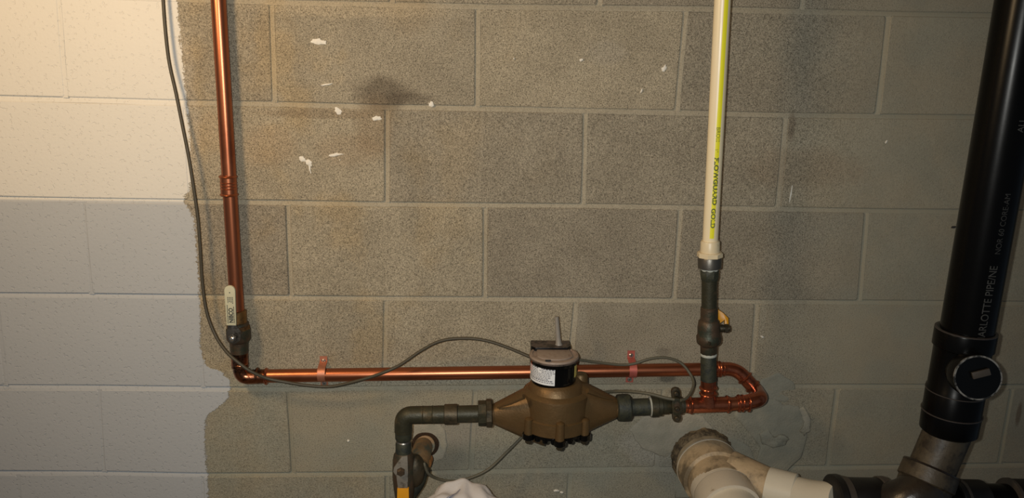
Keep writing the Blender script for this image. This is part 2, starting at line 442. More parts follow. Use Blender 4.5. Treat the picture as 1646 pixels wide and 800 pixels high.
core = MB().box(((XL + XR) / 2, .11, (ZF + ZC) / 2), (XR - XL, .19, ZC - ZF))
wall = struct(obj('wall_back', core, M['mortar']))
HJ = .0048
def block(k, a, b):
    zt = lambda x: min(jz(k, x), ZC) - HJ
    zb = lambda x: max(jz(k + 1, x), ZF) + HJ
    ax, bx = max(a[0], XL), min(b[0], XR); ax2, bx2 = max(a[1], XL), min(b[1], XR)
    if bx - ax < .03: return
    if zt(ax) - zb(ax) < .03: return
    ha = .0018 if ax < -.56 else HJ; hb_ = .0018 if bx < -.56 else HJ      # perpends filled by the paint
    tl, tr = (ax + ha, zt(ax)), (bx - hb_, zt(bx)); bl, br = (ax2 + ha, zb(ax2)), (bx2 - hb_, zb(bx2))
    tm = ((ax + bx) / 2, zt((ax + bx) / 2)); bm_ = ((ax2 + bx2) / 2, zb((ax2 + bx2) / 2))
    j = lambda s_=.0012: random.uniform(-s_, s_)
    c = .0032                                                    # slightly worn corners
    ring = [(tl[0] + c, tl[1]), (tm[0], tm[1] + j()), (tr[0] - c, tr[1]), (tr[0], tr[1] - c), ((tr[0] + br[0]) / 2 + j(), (tr[1] + br[1]) / 2),
            (br[0], br[1] + c), (br[0] - c, br[1]), (bm_[0], bm_[1] + j()), (bl[0] + c, bl[1]), (bl[0], bl[1] + c),
            ((tl[0] + bl[0]) / 2 + j(), (tl[1] + bl[1]) / 2), (tl[0], tl[1] - c)]
    cx = sum(p[0] for p in ring) / 12; cz = sum(p[1] for p in ring) / 12
    out = random.uniform(-.0012, .0012)
    m = MB(); n = 12
    def ins(p, q):
        return (p[0] - math.copysign(q, p[0] - cx) * (abs(p[0] - cx) > .02), p[1] - math.copysign(q, p[1] - cz) * (abs(p[1] - cz) > .02))
    for (q, y) in ((0, .022), (0, .0016 + out), (.0018, out)):
        for p in ring:
            x, z = ins(p, q); m.v.append(V((x, y, z)))
    m.bridge(0, n, n); m.bridge(n, 2 * n, n); m.f.append(tuple(range(2 * n, 3 * n)))
    obj('block', m, M['block'], wall, angle=20)
for k, xs in rows.items():
    if jz(k + 1, 0) > ZC or jz(k, 0) < ZF: continue
    for a, b in zip(xs, xs[1:]): block(k, a, b)
# tooled joints: a hollow strip along every bed and every perpend
mj = MB()
PROF = [(-1.2, .0008), (-.75, .0012), (-.25, .0020), (.3, .0032), (.75, .0042), (1.2, .0046)]
def strip(pts, side):
    b = len(mj.v); n = len(PROF)
    for p in pts:
        for (s_, y) in PROF:
            if p[0] < -.56 and side[0]: y *= .25
            mj.v.append(V((p[0] + side[0] * s_ * HJ, y + random.uniform(-.0004, .0004), p[1] + side[1] * s_ * HJ)))
    for i in range(len(pts) - 1):
        for q in range(n - 1):
            a = b + i * n + q
            mj.f.append((a, a + 1, a + n + 1, a + n))
for k in range(-4, 9):
    if ZF < jz(k, 0) < ZC:
        nx = 60; strip([(XL + (XR - XL) * i / nx, jz(k, XL + (XR - XL) * i / nx) + random.uniform(-.0007, .0007)) for i in range(nx + 1)], (0, 1))
for k, xs in rows.items():
    if jz(k + 1, 0) > ZC or jz(k, 0) < ZF: continue
    for a in xs:
        if XL < a[0] < XR:
            zt, zb = min(jz(k, a[0]), ZC) - HJ * .7, max(jz(k + 1, a[1]), ZF) + HJ * .7
            strip([(a[0] + (a[1] - a[0]) * i / 5 + random.uniform(-.0006, .0006), zt + (zb - zt) * i / 5) for i in range(6)], (-1, 0))
o = obj('mortar', mj, M['mortar'], wall, angle=80)

# floor and ceiling of the cellar
struct(obj('floor', MB().box((0, -1.6, ZF - .05), (XR - XL, 3.6, .1)), M['floor']))
struct(obj('ceiling', MB().box((0, -1.2, ZC + .02), (XR - XL, 2.8, .04)), M['joist']))

# flecks of white filler and hardened patches on the wall
def fleck(px, py, wpx, hpx, ang=0.0, name='plaster_fleck', mat='fleck', th=.0016, y=-.0004, jag=.35, seed=None):
    rr = random.Random(seed if seed is not None else int(px * 7 + py))
    c = at(px, py); k = m_per_px(c); n = 14; m = MB(); ca, sa = math.cos(R(ang)), math.sin(R(ang))
    def P(f, dy):
        b = len(m.v)
        for i in range(n):
            a = 2 * math.pi * i / n; r_ = f * (1 + rs[i])
            x, z = r_ * math.cos(a) * wpx / 2 * k, r_ * math.sin(a) * hpx / 2 * k
            m.v.append(V((c.x + x * ca - z * sa, dy, c.z + x * sa + z * ca)))
        return b
    rs = [rr.uniform(-jag, jag) for _ in range(n)]
    a = P(1, y + .003); b = P(1, y - th * .3); d_ = P(.6, y - th)
    m.bridge(a, b, n); m.bridge(b, d_, n); m.f.append(tuple(range(d_, d_ + n)))
    return obj(name, m, M[mat], wall, angle=50)
for a in ((510,67,24,9,-4),(524,136,17,3,12),(543,178,13,9,-30),(607,190,14,8,10),(693,167,10,7,0),(486,255,11,9,-35),(497,262,12,9,-55),
          (539,249,24,5,12),(546,257,3,2,0),(1067,110,6,11,-30),(1031,146,3,8,-20),(1271,312,2.5,30,-4),(1225,541,7,3,-30),(1424,228,4,6,-40),
          (894,788,10,3,0),(903,791,5,3,0),(560,708,4,4,0),(498,270,3,16,8),(1499,752,5,2,0),(826,94,3,3,0),(935,96,6,5,0)):
    fleck(*a)
fleck(1533, 365, 9, 3.5, 8, 'pencil_mark', 'crayon', .0008, jag=.2)

def patch(pts, mat, h=.004, name='mortar_patch', rough=.0016, seed=0):
    """lumpy trowelled patch; outline measured on the wall"""
    P = [at(a, b) for a, b in pts]; cx = sum(p.x for p in P) / len(P); cz = sum(p.z for p in P) / len(P)
    Q = []
    for p, q in zip(P, P[1:] + P[:1]):
        for k in range(4):
            t_ = k / 4; w_ = p.lerp(q, t_); Q.append((w_.x + random.uniform(-.0018, .0018), w_.z + random.uniform(-.0018, .0018)))
    m = MB(); n = len(Q)
    prof = [(1.0, .004, 0), (.99, -h * .55, 1), (.95, -h * .9, 1), (.8, -h, 1), (.6, -h, 1), (.35, -h * 1.05, 1)]
    for (f, y, k) in prof:
        for (x, z) in Q:
            xx, zz = cx + (x - cx) * f, cz + (z - cz) * f
            m.v.append(V((xx, y + k * rough * 2 * noise.noise(V((xx * 38, seed, zz * 38))), zz)))
    for i in range(len(prof) - 1): m.bridge(i * n, (i + 1) * n, n)
    m.v.append(V((cx, -h, cz))); b = (len(prof) - 1) * n
    for i in range(n): m.f.append((b + i, b + (i + 1) % n, len(m.v) - 1))
    return obj(name, m, M[mat], wall, angle=70)
patch([(1186,648),(1215,638),(1245,640),(1262,650),(1284,652),(1296,672),(1298,700),(1288,735),(1262,758),(1232,766),(1212,750),(1222,718),(1200,690),(1180,670)], 'patch', .004, seed=3)
patch([(1218,694),(1232,688),(1242,700),(1256,696),(1268,703),(1262,714),(1240,716),(1224,712)], 'patch', .009, 'mortar_lump', .004, 5)
patch([(1283,655),(1293,652),(1302,672),(1300,690),(1292,700),(1284,690),(1292,675)], 'patch_light', .008, 'mortar_lump', .004, 8)
patch([(1040,664),(1090,660),(1130,668),(1150,690),(1110,700),(1070,735),(1030,720),(1010,690)], 'patch_light', .003, seed=11)
patch([(1085,745),(1100,690),(1130,680),(1175,700),(1205,716),(1218,745),(1215,800),(1085,800)], 'patch', .003, seed=13)
patch([(655,690),(672,676),(705,676),(715,692),(720,715),(712,735),(690,748),(668,742),(655,720)], 'patch_light', .003, seed=17)
patch([(1222,610),(1250,598),(1275,612),(1280,636),(1262,646),(1235,640),(1216,630)], 'patch', .002, seed=19)

# ------------------------------------------------------------------ helpers for pipework
def axis_prof(A, B, steps, n=28, ph=0.0, mb=None):
    """steps: (fraction along A->B, width in px) — widths scaled at the middle of the fitting"""
    k = m_per_px((A + B) / 2); L = (B - A).length
    return (mb or MB()).rev(A, B, [(f * L, w_ * k / 2) for f, w_ in steps], n, True, ph)
def bead(mb, c, t, r, w_, h):
    t = t.normalized(); A = c - t * w_ / 2
    return mb.rev(A, c + t, [(0, r), (w_ * .2, r + h * .7), (w_ * .5, r + h), (w_ * .8, r + h * .7), (w_, r)], 28)
def up_to(A, B, z):    # continue the line A->B until height z
    d = B - A; return A + d * ((z - A.z) / d.z)
def text_pts(s_, size, bold=0.0, sx=1.0):
    cu = bpy.data.curves.new('txt', 'FONT'); cu.body = s_; cu.size = size; cu.offset = bold
    o = bpy.data.objects.new('txt', cu); C.objects.link(o)
    bpy.context.view_layer.update()
    me = o.to_mesh(); vs = [(v.co.x * sx, v.co.y) for v in me.vertices]; fs = [tuple(p.vertices) for p in me.polygons]
    bpy.data.objects.remove(o); return vs, fs
def text_cyl(mb, s_, size, A, T, U, r, bold=0.0, sx=1.0, shift=0.0):
    """text starting at A, running along T, wrapped on a pipe of radius r; U = outward direction of the baseline"""
    T = T.normalized(); U = (U - T * U.dot(T)).normalized(); W = U.cross(T)   # letters stand towards W
    vs, fs = text_pts(s_, size, bold, sx); b = len(mb.v)
    for x, y in vs:
        a = (y + shift) / r
        mb.v.append(A + T * x + (U * math.cos(a) + W * math.sin(a)) * r)
    mb.f += [tuple(b + i for i in f) for f in fs]
    return max(v[0] for v in vs)
def text_flat(mb, s_, size, A, T, W, bold=0.0, sx=1.0):
    vs, fs = text_pts(s_, size, bold, sx); b = len(mb.v)
    for x, y in vs: mb.v.append(A + T * x + W * y)
    mb.f += [tuple(b + i for i in f) for f in fs]

RC = .0143                                       # one inch copper
# ------------------------------------------------------------------ left copper riser
a0, a1 = at(351, 0, .021), at(381.5, 503, .030)
top = up_to(a1, a0, ZC)
ris = thing('copper_pipe', 'vertical copper pipe with a press coupling, beside the white painted area', 'pipe', a1)
obj('tube', MB().tube([top, a0, a1 + (a1 - a0) * .02], RC, 32), M['copper'], ris)
tv = (a1 - a0).normalized()
c0, c1 = at(366.5, 281, .0255), at(368.5, 315, .0265)
cp = MB().rev(c0, c1, [(0, RC + .0002), (.0006, RC + .0018), ((c1 - c0).length - .0006, RC + .0018), ((c1 - c0).length, RC + .0002)], 32)
cpo = obj('coupling', cp, M['copper'], ris)
for f in (.08, .93):
    bb = MB(); bead(bb, c0.lerp(c1, f), tv, RC + .0012, .0055, .0028); obj('crimp_ring', bb, M['copper'], cpo)
bb = MB()
for f in (.36, .5, .64): bead(bb, c0.lerp(c1, f), tv, RC + .0012, .003, .0015)
obj('crimp_marks', bb, M['copper_fit'], cpo)

# left ball valve
va, vb = at(381.5, 498, .030), at(386, 590, .032)
val = thing('ball_valve', 'brass ball valve with cream lever at the foot of the left copper pipe', 'valve', vb)
def fy(y): return (y - 498) / 92
obj('union_collar', axis_prof(va, vb, [(0, 25), (0.01, 28), (fy(519), 28.5), (fy(520), 25)]), M['brass'], val, label='yellowish brass collar')
obj('body', axis_prof(va, vb, [(fy(517), 28), (fy(518), 33), (fy(527), 34), (fy(528), 38), (fy(543), 38), (fy(547), 33), (fy(549), 29), (fy(566), 27.5), (fy(567), 24)], 32), M['valve_brown'], val)
obj('hex_end', axis_prof(va, vb, [(fy(521), 33), (fy(522), 37), (fy(533), 37), (fy(534), 33)], 8), M['brass'], val)
bb = MB(); bead(bb, va.lerp(vb, fy(572)), vb - va, RC, .006, .003); obj('crimp_ring', bb, M['copper_dark'], val)
bb = axis_prof(va, vb, [(fy(565), 25), (fy(566), 27), (fy(589), 27), (fy(590), 25)]); obj('tail_piece', bb, M['copper_dark'], val)
# lever
hd = .066
hk = m_per_px(at(370, 490, hd))
p_top, p_bot = at(368.5, 459, hd), at(372, 523, hd)
tz = (p_bot - p_top).normalized(); tx = V((1, 0, 0)); tx = (tx - tz * tx.dot(tz)).normalized()
out = []
rt = 8.6 * hk; cc = p_top + tz * rt
for i in range(9):
    a = math.pi * (1 - i / 8); out.append(cc + tx * rt * math.cos(a) - tz * rt * math.sin(a))
out += [p_bot + tx * 7.4 * hk, p_bot - tx * 7.8 * hk]
lev = obj('lever', MB().prism(out, (0, .006, 0)), M['cream_lever'], val, bevel=.0012)
tb = MB(); fr = V((0, -.0006, 0))
text_flat(tb, 'NIBCO', .0118, p_top.lerp(p_bot, .93) + tx * 3.4 * hk + fr, -tz, -tx, .00035, .86)
wl = obj('lettering', tb, M['ink'], lev)
tb = MB(); rr = random.Random(3)
def dashes(mb, f0, f1, off, wd, seg=.0035):
    A = p_top.lerp(p_bot, f0); B = p_top.lerp(p_bot, f1); L = (B - A).length; s_ = 0
    while s_ < L - .001:
        l = rr.uniform(.4, 1) * seg; c = A + tz * (s_ + l / 2) + tx * off * hk + fr
        mb.box(c, (wd, .0003, l)); s_ += l + .0010
for off, f0, f1 in ((-5.0, .48, .95), (5.0, .52, .93)): dashes(tb, f0, f1, off, .0013)
for off in (-3.5, -1, 1.5, 4): dashes(tb, .28, .42, off, .0012)
tb.box(p_top.lerp(p_bot, .17) + fr, (.002, .0003, .002))
obj('fine_print', tb, M['ink'], lev)
br_ = [at(366, 521, .063), at(379, 521, .063), at(387, 533, .059), at(386, 547, .058), at(378, 553, .058), at(369, 551, .058), at(364, 541, .059)]
brk = obj('lever_bracket', MB().prism(br_, (0, .004, 0)), M['steel'], val, bevel=.0008, label='dark steel bracket')
nc = at(374.5, 543, .060)
obj('stem', MB().rev(nc + V((0, .035, 0)), nc, [(0, .009), (.033, .009)], 20), M['valve_brown'], val)
obj('nut', MB().rev(nc, nc + V((0, -1, 0)), [(0, .0092), (.004, .0092), (.005, .008)], 6), M['steel'], brk)
obj('stem_end', MB().rev(nc, nc + V((0, -1, 0)), [(0, .0045), (.008, .0045), (.009, .003)], 16), M['screw'], brk)

# left elbow + long horizontal run
e0, e1, e2 = at(386, 588, .032), at(388, 606, .032), at(428, 605, .024)
h1 = at(1152, 593, .024)
run = thing('copper_pipe', 'long horizontal copper pipe strapped low across the wall, with a tarnished left elbow', 'pipe', e2)
hp0, hp1 = at(426, 604, .024), h1
obj('tube', MB().tube([hp0, hp0.lerp(hp1, .5), hp1], RC, 32), M['copper'], run)
elb = obj('elbow', MB().tube(rpath([at(385.5, 582, .032), e1, at(424, 604.5, .026)], .034, 12), RC * 1.08, 28), M['copper_dark'], run, label='darkened copper elbow with dried flux')
bb = MB(); bead(bb, at(428, 604.5, .024), hp1 - hp0, RC * 1.05, .008, .0035); obj('crimp_ring', bb, M['copper_fit'], elb)
bb = MB(); bead(bb, at(414, 603.5, .026), hp1 - hp0, RC * 1.05, .008, .003); obj('crimp_ring', bb, M['copper_dark'], elb)
bb = MB(); bead(bb, at(386, 584, .032), vb - va, RC * 1.05, .007, .003); obj('crimp_ring', bb, M['copper_dark'], elb)
bb = MB(); bead(bb, at(1157, 593, .024), hp1 - hp0, RC * 1.06, .007, .003); obj('crimp_ring', bb, M['copper_fit'], run)

# pipe straps
def clamp(pxa, tabtop, mat, label, slant=2):
    pc = at(pxa, 600 if pxa < 700 else 594, .024); k = m_per_px(pc); wd = 12 * k
    t0 = at(pxa, tabtop, .003); t0.x = pc.x
    th = thing('pipe_strap', label, 'strap', pc, 'straps holding the long copper pipe')
    m = MB(); r = RC + .0012
    path = [V((t0.x, -.003, t0.z)), V((pc.x, -.004, pc.z + r + .004))]
    for i in range(13):
        a = R(75 - i * 150 / 12)
        path.append(V((pc.x, pc.y - r * math.cos(a), pc.z + r * math.sin(a))))
    path += [V((pc.x, -.004, pc.z - r - .004)), V((pc.x, -.003, pc.z - r - .022))]
    b = len(m.v); hw = wd / 2
    nrm = []
    for i, p in enumerate(path):
        a = path[max(i - 1, 0)]; c = path[min(i + 1, len(path) - 1)]; t_ = (c - a).normalized(); nn = V((0, t_.z, -t_.y))
        if nn.y > 0 and i < 3: nn = -nn
        nrm.append(V((0, t_.z, -t_.y)).normalized())
    for p, nn in zip(path, nrm):
        for (sx, sn) in ((-1, 0), (1, 0), (1, 1), (-1, 1)): m.v.append(p + V((sx * hw, 0, 0)) + nn * (.0014 * sn))
    for i in range(len(path) - 1):
        for q in range(4):
            m.f.append((b + i * 4 + q, b + i * 4 + (q + 1) % 4, b + (i + 1) * 4 + (q + 1) % 4, b + (i + 1) * 4 + q))
    m.f.append((b, b + 3, b + 2, b + 1)); e = b + (len(path) - 1) * 4; m.f.append((e, e + 1, e + 2, e + 3))
    obj('strap', m, M[mat], th, angle=40)
    for zz in (t0.z - .011, pc.z - r - .015):
        sc_ = V((pc.x, -.0043, zz))
        s_ = obj('screw', MB().rev(sc_, sc_ + V((0, -1, 0)), [(0, .0052), (.0014, .0052), (.0030, .0034)], 16), M['screw'], th)
        obj('screw_slot', MB().box(sc_ + V((0, -.0029, 0)), (.0040, .0004, .0011), Matrix.Rotation(R(40), 3, 'Y')).box(sc_ + V((0, -.0029, 0)), (.0011, .0004, .0040), Matrix.Rotation(R(40), 3, 'Y')), M['ink'], s_)
clamp(518, 572, 'strap', 'pinkish copper strap with two screws, left one on the long copper pipe')
clamp(1016, 563, 'strap_red', 'reddish strap with a bright screw, right one near the return bend')

# ------------------------------------------------------------------ return bend and tee (press fittings)
MD = .115
bend = thing('copper_return_bend', 'shiny copper return bend looping forward at the right end of the long pipe', 'pipe fitting', at(1205, 650, .1))
q0 = at(1150, 593, .024); q1 = at(1184, 592.5, .026); q2 = at(1216, 628, .044); q3 = at(1222, 640, .105); q3b = at(1216, 646, .116); q4 = at(1178, 649, MD)
pa = rpath([q0, q1, q1.lerp(q2, .98)], .026, 10)
obj('upper_elbow', MB().tube(pa, RC * 1.06, 28), M['copper_fit'], bend)
pb = rpath([q1.lerp(q2, .75), q2, at(1223, 641, .108), at(1196, 647.5, MD)], .032, 12)
obj('lower_elbow', MB().tube(pb, RC * 1.12, 28), M['copper_fit'], bend)
obj('link_tube', MB().tube([at(1205, 647, MD), at(1172, 649.5, MD)], RC, 28), M['copper'], bend)
bb = MB()
for c, t_ in ((at(1153.5, 593, .024), q1 - q0), ):
    bead(bb, c, t_, RC * 1.04, .006, .003)
bead(bb, at(1163, 593, .024), q1 - q0, RC * 1.04, .004, .0015)
obj('crimp_ring', bb, M['copper_fit'], bend)
for (f, w_, h_) in ((.42, .007, .0032), (.80, .007, .0032)):
    bb = MB(); bead(bb, q1.lerp(q2, f), q2 - q1, RC * 1.05, w_, h_); obj('crimp_ring', bb, M['copper_fit'], bend)
obj('sleeve', MB().tube([at(1200, 647.3, MD), at(1184, 648.8, MD)], RC * 1.12, 28), M['copper_fit'], bend)
for px_ in (1187, 1193, 1203):
    bb = MB(); bead(bb, at(px_, 648, MD), V((-1, 0, 0)), RC * 1.1, .005, .003); obj('crimp_ring', bb, M['copper_fit'], bend)

tee = thing('copper_tee', 'shiny copper tee under the cream pipe, beside the ground clamp', 'pipe fitting', at(1138, 650, MD))
r0, r1 = at(1104, 651.5, MD), at(1173, 649.3, MD)
obj('run', MB().tube([r0, r1], RC * 1.13, 30), M['copper_fit'], tee)
u0, u1 = at(1138.5, 650, MD), at(1138.5, 609, MD)
obj('branch', MB().tube([u0, u0.lerp(u1, .35), u1], [RC * 1.3, RC * 1.1, RC * 1.1], 30), M['copper_fit'], tee)
obj('inlet_stub', MB().tube([at(1090, 652, MD), r0], RC, 28), M['copper'], tee)
for c, t_ in ((at(1110, 651.3, MD), r1 - r0), (at(1169, 649.5, MD), r1 - r0), (at(1138.5, 623, MD), u1 - u0), (at(1138.5, 632, MD), u1 - u0)):
    bb = MB(); bead(bb, c, t_, RC * 1.08, .0065, .0034); obj('crimp_ring', bb, M['copper_fit'], tee)

# ------------------------------------------------------------------ riser: green nipple, ball valve, cream plastic pipe
g0, g1 = at(1138.6, 611, MD), at(1139.5, 484, MD)
nip = obj('brass_nipple', axis_prof(at(1138.8, 611, MD), at(1139, 569, MD), [(0, 24), (.02, 25.5), (.96, 25), (1, 24)]), M['verdigris'])
tag(nip, 'short green corroded pipe nipple rising out of the copper tee', 'pipe')
obj('thread_tape', axis_prof(at(1138.9, 571.5, MD), at(1139, 567, MD), [(0, 25), (.2, 26.3), (.8, 26.3), (1, 25)]), M['tape'], nip, label='white thread tape')
b0, b1 = at(1139, 568, MD), at(1139.8, 492, MD)
bv = thing('ball_valve', 'dark bronze ball valve with a yellow lever under the cream plastic pipe', 'valve', b0)
def gy(y): return (568 - y) / 76
obj('body', axis_prof(b0, b1, [(0, 25), (.02, 27), (gy(555), 27.5), (gy(552), 34), (gy(549), 39), (gy(541), 41), (gy(538), 37.5), (gy(527), 37), (gy(524), 36), (gy(516), 34), (gy(513), 28), (gy(494), 27.5), (gy(493), 25)], 12), M['valve_brown'], bv)
obj('packing_ring', axis_prof(b0, b1, [(gy(549), 36), (gy(547), 42), (gy(542), 42), (gy(540), 36)], 6, .3), M['bronze_dark'], bv)
s0 = at(1150, 527.5, MD); s1 = at(1173.5, 527.5, MD + .004)
obj('stem', MB().rev(s0, s1, [(0, .008), ((s1 - s0).length * .55, .008), ((s1 - s0).length * .56, .0068), ((s1 - s0).length * .95, .0068), ((s1 - s0).length, .005)], 18), M['bronze_dark'], bv)
obj('stem_nut', MB().rev(s0.lerp(s1, .62), s1, [(0, .0095), (.007, .0095)], 6), M['bronze_dark'], bv)
lvp = [at(1153, 496, .085), at(1163, 503, .085), at(1171, 511, .09), at(1171.5, 524, .10), at(1165.5, 524, .10), at(1165, 514, .095), at(1158, 519, .09), at(1153, 519, .085)]
obj('lever', MB().prism(lvp, (0, .007, 0)), M['yellow_lever'], bv, bevel=.001, label='yellow lever turned toward the wall')
n2 = obj('steel_nipple', axis_prof(at(1139.8, 493.5, MD), at(1140.3, 449, MD), [(0, 24.5), (1, 24.8)]), M['patina'])
tag(n2, 'dark greenish pipe nipple between the bronze valve and the cream adapter', 'pipe')
hx0, hx1 = at(1140.2, 451, MD), at(1140.6, 432, MD)
hx = obj('hex_bushing', axis_prof(hx0, hx1, [(0, 25), (.1, 28), (.45, 30.5), (.9, 31), (1, 28)], 8, .2), M['verdigris'])
tag(hx, 'dark green hexagonal brass bushing just below the steel ring', 'pipe fitting')
obj('thread_tape', axis_prof(at(1140.5, 434.5, MD), at(1140.6, 428, MD), [(0, 27), (.1, 28.5), (1, 28)]), M['tape'], hx, label='white thread tape')
cad = thing('transition_adapter', 'cream plastic adapter with a steel ring, at the foot of the cream pipe', 'pipe fitting', at(1140.7, 430, MD))
obj('steel_ring', axis_prof(at(1140.6, 430, MD), at(1140.9, 412.5, MD), [(0, 36), (.04, 37.5), (.95, 38), (1, 37)]), M['steel_ring'], cad)
obj('hex_flange', axis_prof(at(1140.9, 413, MD), at(1141.2, 404.5, MD), [(0, 37), (.1, 41), (.8, 41), (1, 38)], 8, .35), M['cpvc_fit'], cad)
obj('socket', axis_prof(at(1141.1, 406, MD), at(1141.7, 386.5, MD), [(0, 31), (.9, 30.5), (1, 28)]), M['cpvc_fit'], cad)
p0, p1 = at(1141.7, 388, MD), at(1161.5, 0, MD)
pk = at(1150, 200, MD); RP = 25.6 * m_per_px(pk) / 2
cpipe = thing('plastic_pipe', 'cream plastic pipe with a yellow stripe, running up from the bronze valve', 'pipe', p0)
ptop = up_to(p0, p1, ZC)
obj('tube', MB().tube([p0, p1, ptop], RP, 32), M['cpvc'], cpipe)
T = (p0 - p1).normalized()                       # running down
toc = (CAM - p0.lerp(p1, .5)); toc = (toc - T * toc.dot(T)).normalized()
sidev = toc.cross(T); sidev = sidev if sidev.x > 0 else -sidev
# stripe drifts round the pipe from right at the top to just right of the middle below
def stripe_ang(f): return R(9 + 19 * f)          # f 0 at the foot, 1 at the top of the view
m = MB(); nS = 40; nC = 5
for i in range(nS + 1):
    f = 1.9 * i / nS - .0; f = i / nS * ((ptop - p0).length / (p1 - p0).length)
    if f < .02: f = .02
    c = p0 + (p1 - p0) * f
    for q in range(nC + 1):
        hw = .0042 / RP; a = stripe_ang(min(f, 1.4)) + (-1 + 2 * q / nC) * hw
        m.v.append(c + (toc * math.cos(a) + sidev * math.sin(a)) * (RP + .00025))
for i in range(nS):
    for q in range(nC):
        a = i * (nC + 1) + q; m.f.append((a, a + 1, a + nC + 2, a + nC + 1))
stripe = obj('yellow_stripe', m, M['yellow_stripe'], cpipe)
m = MB()
def on_pipe(py, a):      # direction outwards and point on the axis at a measured height
    f = (388 - py) / 388.0; return p0 + (p1 - p0) * f, toc * math.cos(a) + sidev * math.sin(a)
for s_, py, size, bold, sx in (('FLOWGUARD', 245, .0115, .00055, 1.28), ('GOLD', 329, .0115, .0004, 1.22), ('BROIII', 196, .0105, 0, 1.0), ('1"', 231, .008, 0, 1.0)):
    A, U = on_pipe(py, stripe_ang((388 - py) / 388.0))
    text_cyl(m, s_, size, A, T, U, RP + .0006, bold, sx, -.0040)
obj('lettering', m, M['green_ink'], stripe)

# ------------------------------------------------------------------ water meter
mc = at(893, 655, MD)                            # axis of the meter
def ZA(py, d=MD): return at(893, py, d).z
cx, cy = mc.x, mc.y
wm = thing('water_meter', 'bronze water meter with a black register, in the middle of the pipe line', 'water meter', V((cx, cy, ZA(712, MD + .06))))
k = m_per_px(mc)
Rb = 53.5 * k
zs = ZA(653, MD + Rb * .93); zbt = ZA(706, MD + Rb); ztop = ZA(626, MD + .045)
def P(z): return V((cx, cy, z))
prof = [(ztop + .004, .046), (ztop, .050), (ztop - .003, .053), (zs + .013, .058), (zs + .0105, .0625), (zs + .006, Rb - .0008), (zs, Rb), (ZA(683, MD + Rb), Rb), (ZA(684.5, MD + Rb), Rb + .0035), (zbt + .003, Rb + .0035), (zbt, Rb)]
bd = MB().rev(P(ztop + .004), P(-9), [(ztop + .004 - z, r) for z, r in prof], 48)
body = obj('casing', bd, M['bronze'], wm, angle=30)
# tapered spuds (elliptical cones)
def spud(sg, pend, wend, wbig, zc_big, name):
    m = MB(); n = 28
    A = V((cx + sg * Rb * .35, cy, zc_big)); rows_ = []
    E = pend
    for i, f in enumerate((0, .25, .5, .72, .86, .94, 1.0)):
        c = A.lerp(E, f); s_ = (1 - f) ** 1.0
        ry = wend / 2 + (wbig * .36 - wend / 2) * s_; rz = wend / 2 + (wbig / 2 - wend / 2) * min(1, s_ * 1.05)
        b = len(m.v)
        for j in range(n):
            a = 2 * math.pi * j / n
            e = .8
            ca, sa = math.cos(a), math.sin(a)
            m.v.append(c + V((0, ry * math.copysign(abs(ca) ** e, ca), rz * math.copysign(abs(sa) ** e, sa))))
        rows_.append(b)
    for a, b in zip(rows_, rows_[1:]): m.bridge(a, b, n)
    m.f.append(tuple(range(rows_[-1], rows_[-1] + n)))
    return obj(name, m, M['bronze'], wm, angle=50)
spud(-1, at(791, 665, MD), 30 * k, 108 * k, ZA(662), 'spud')
spud(1, at(992, 655, MD), 30 * k, 106 * k, ZA(654), 'spud')
obj('spud_neck', axis_prof(at(972, 656, MD), at(993, 655, MD), [(0, 29), (.6, 30), (.62, 32), (1, 32)]), M['bronze'], wm)
# raised web ribs that run from the shoulders down the cones
for (xa, ya, xb, yb, dd) in ((842, 637, 800, 655, .055), (944, 628, 985, 642, .05)):
    obj('rib', MB().tube([at(xa, ya, MD + dd), at((xa + xb) / 2, (ya + yb) / 2 + 1, MD + dd * .75), at(xb, yb, MD + .02)], [.005, .004, .002], 10), M['bronze'], wm)
# sensor boss behind the register to the right
obj('boss', MB().rev(P(0) + V((.052, .02, ztop - .02)), P(0) + V((.052, .02, 2)), [(0, .016), (.024, .015), (.028, .012)], 14), M['bronze'], wm)
# bottom plate with lugs, bolts
zp = zbt
obj('bottom_plate', MB().rev(P(zp + .002), P(-9), [(0, Rb + .001), (.007, Rb + .001), (.012, Rb - .006), (.016, Rb - .02)], 40), M['black_plastic'], wm, label='black scalloped bottom plate')
for i in range(24):
    a = 2 * math.pi * (i + .5) / 24
    c = P(zp) + V((math.cos(a), math.sin(a), 0)) * (Rb - .003)
    obj('scallop', MB().rev(c, c - V((0, 0, 1)), [(0, .006), (.011, .006), (.013, .004)], 8), M['black_plastic'], wm)
for a in (-143, -88, -40, 28, 90, 152):
    dr = V((math.cos(R(a)), math.sin(R(a)), 0)); c = P(zp) + dr * (Rb + .0035)
    zt_ = ZA(682, MD + Rb) + (.004 if a == -88 else 0)
    lug = obj('lug', MB().rev(V((c.x, c.y, zt_ + .003)), V((c.x, c.y, -9)), [(0, .004), (.003, .0085), (zt_ + .003 - zp, .0095), (zt_ + .006 - zp, .0095)], 16), M['bronze'], wm)
    obj('lug_foot', MB().rev(V((c.x, c.y, zp + .001)), V((c.x, c.y, -9)), [(0, .0125), (.011, .0125), (.013, .010)], 10), M['black_plastic'], wm)
    obj('bolt', MB().rev(V((c.x, c.y, zp - .010)), V((c.x, c.y, -9)), [(0, .0068), (.009, .0068), (.011, .005)], 6), M['bronze_dark'], lug)
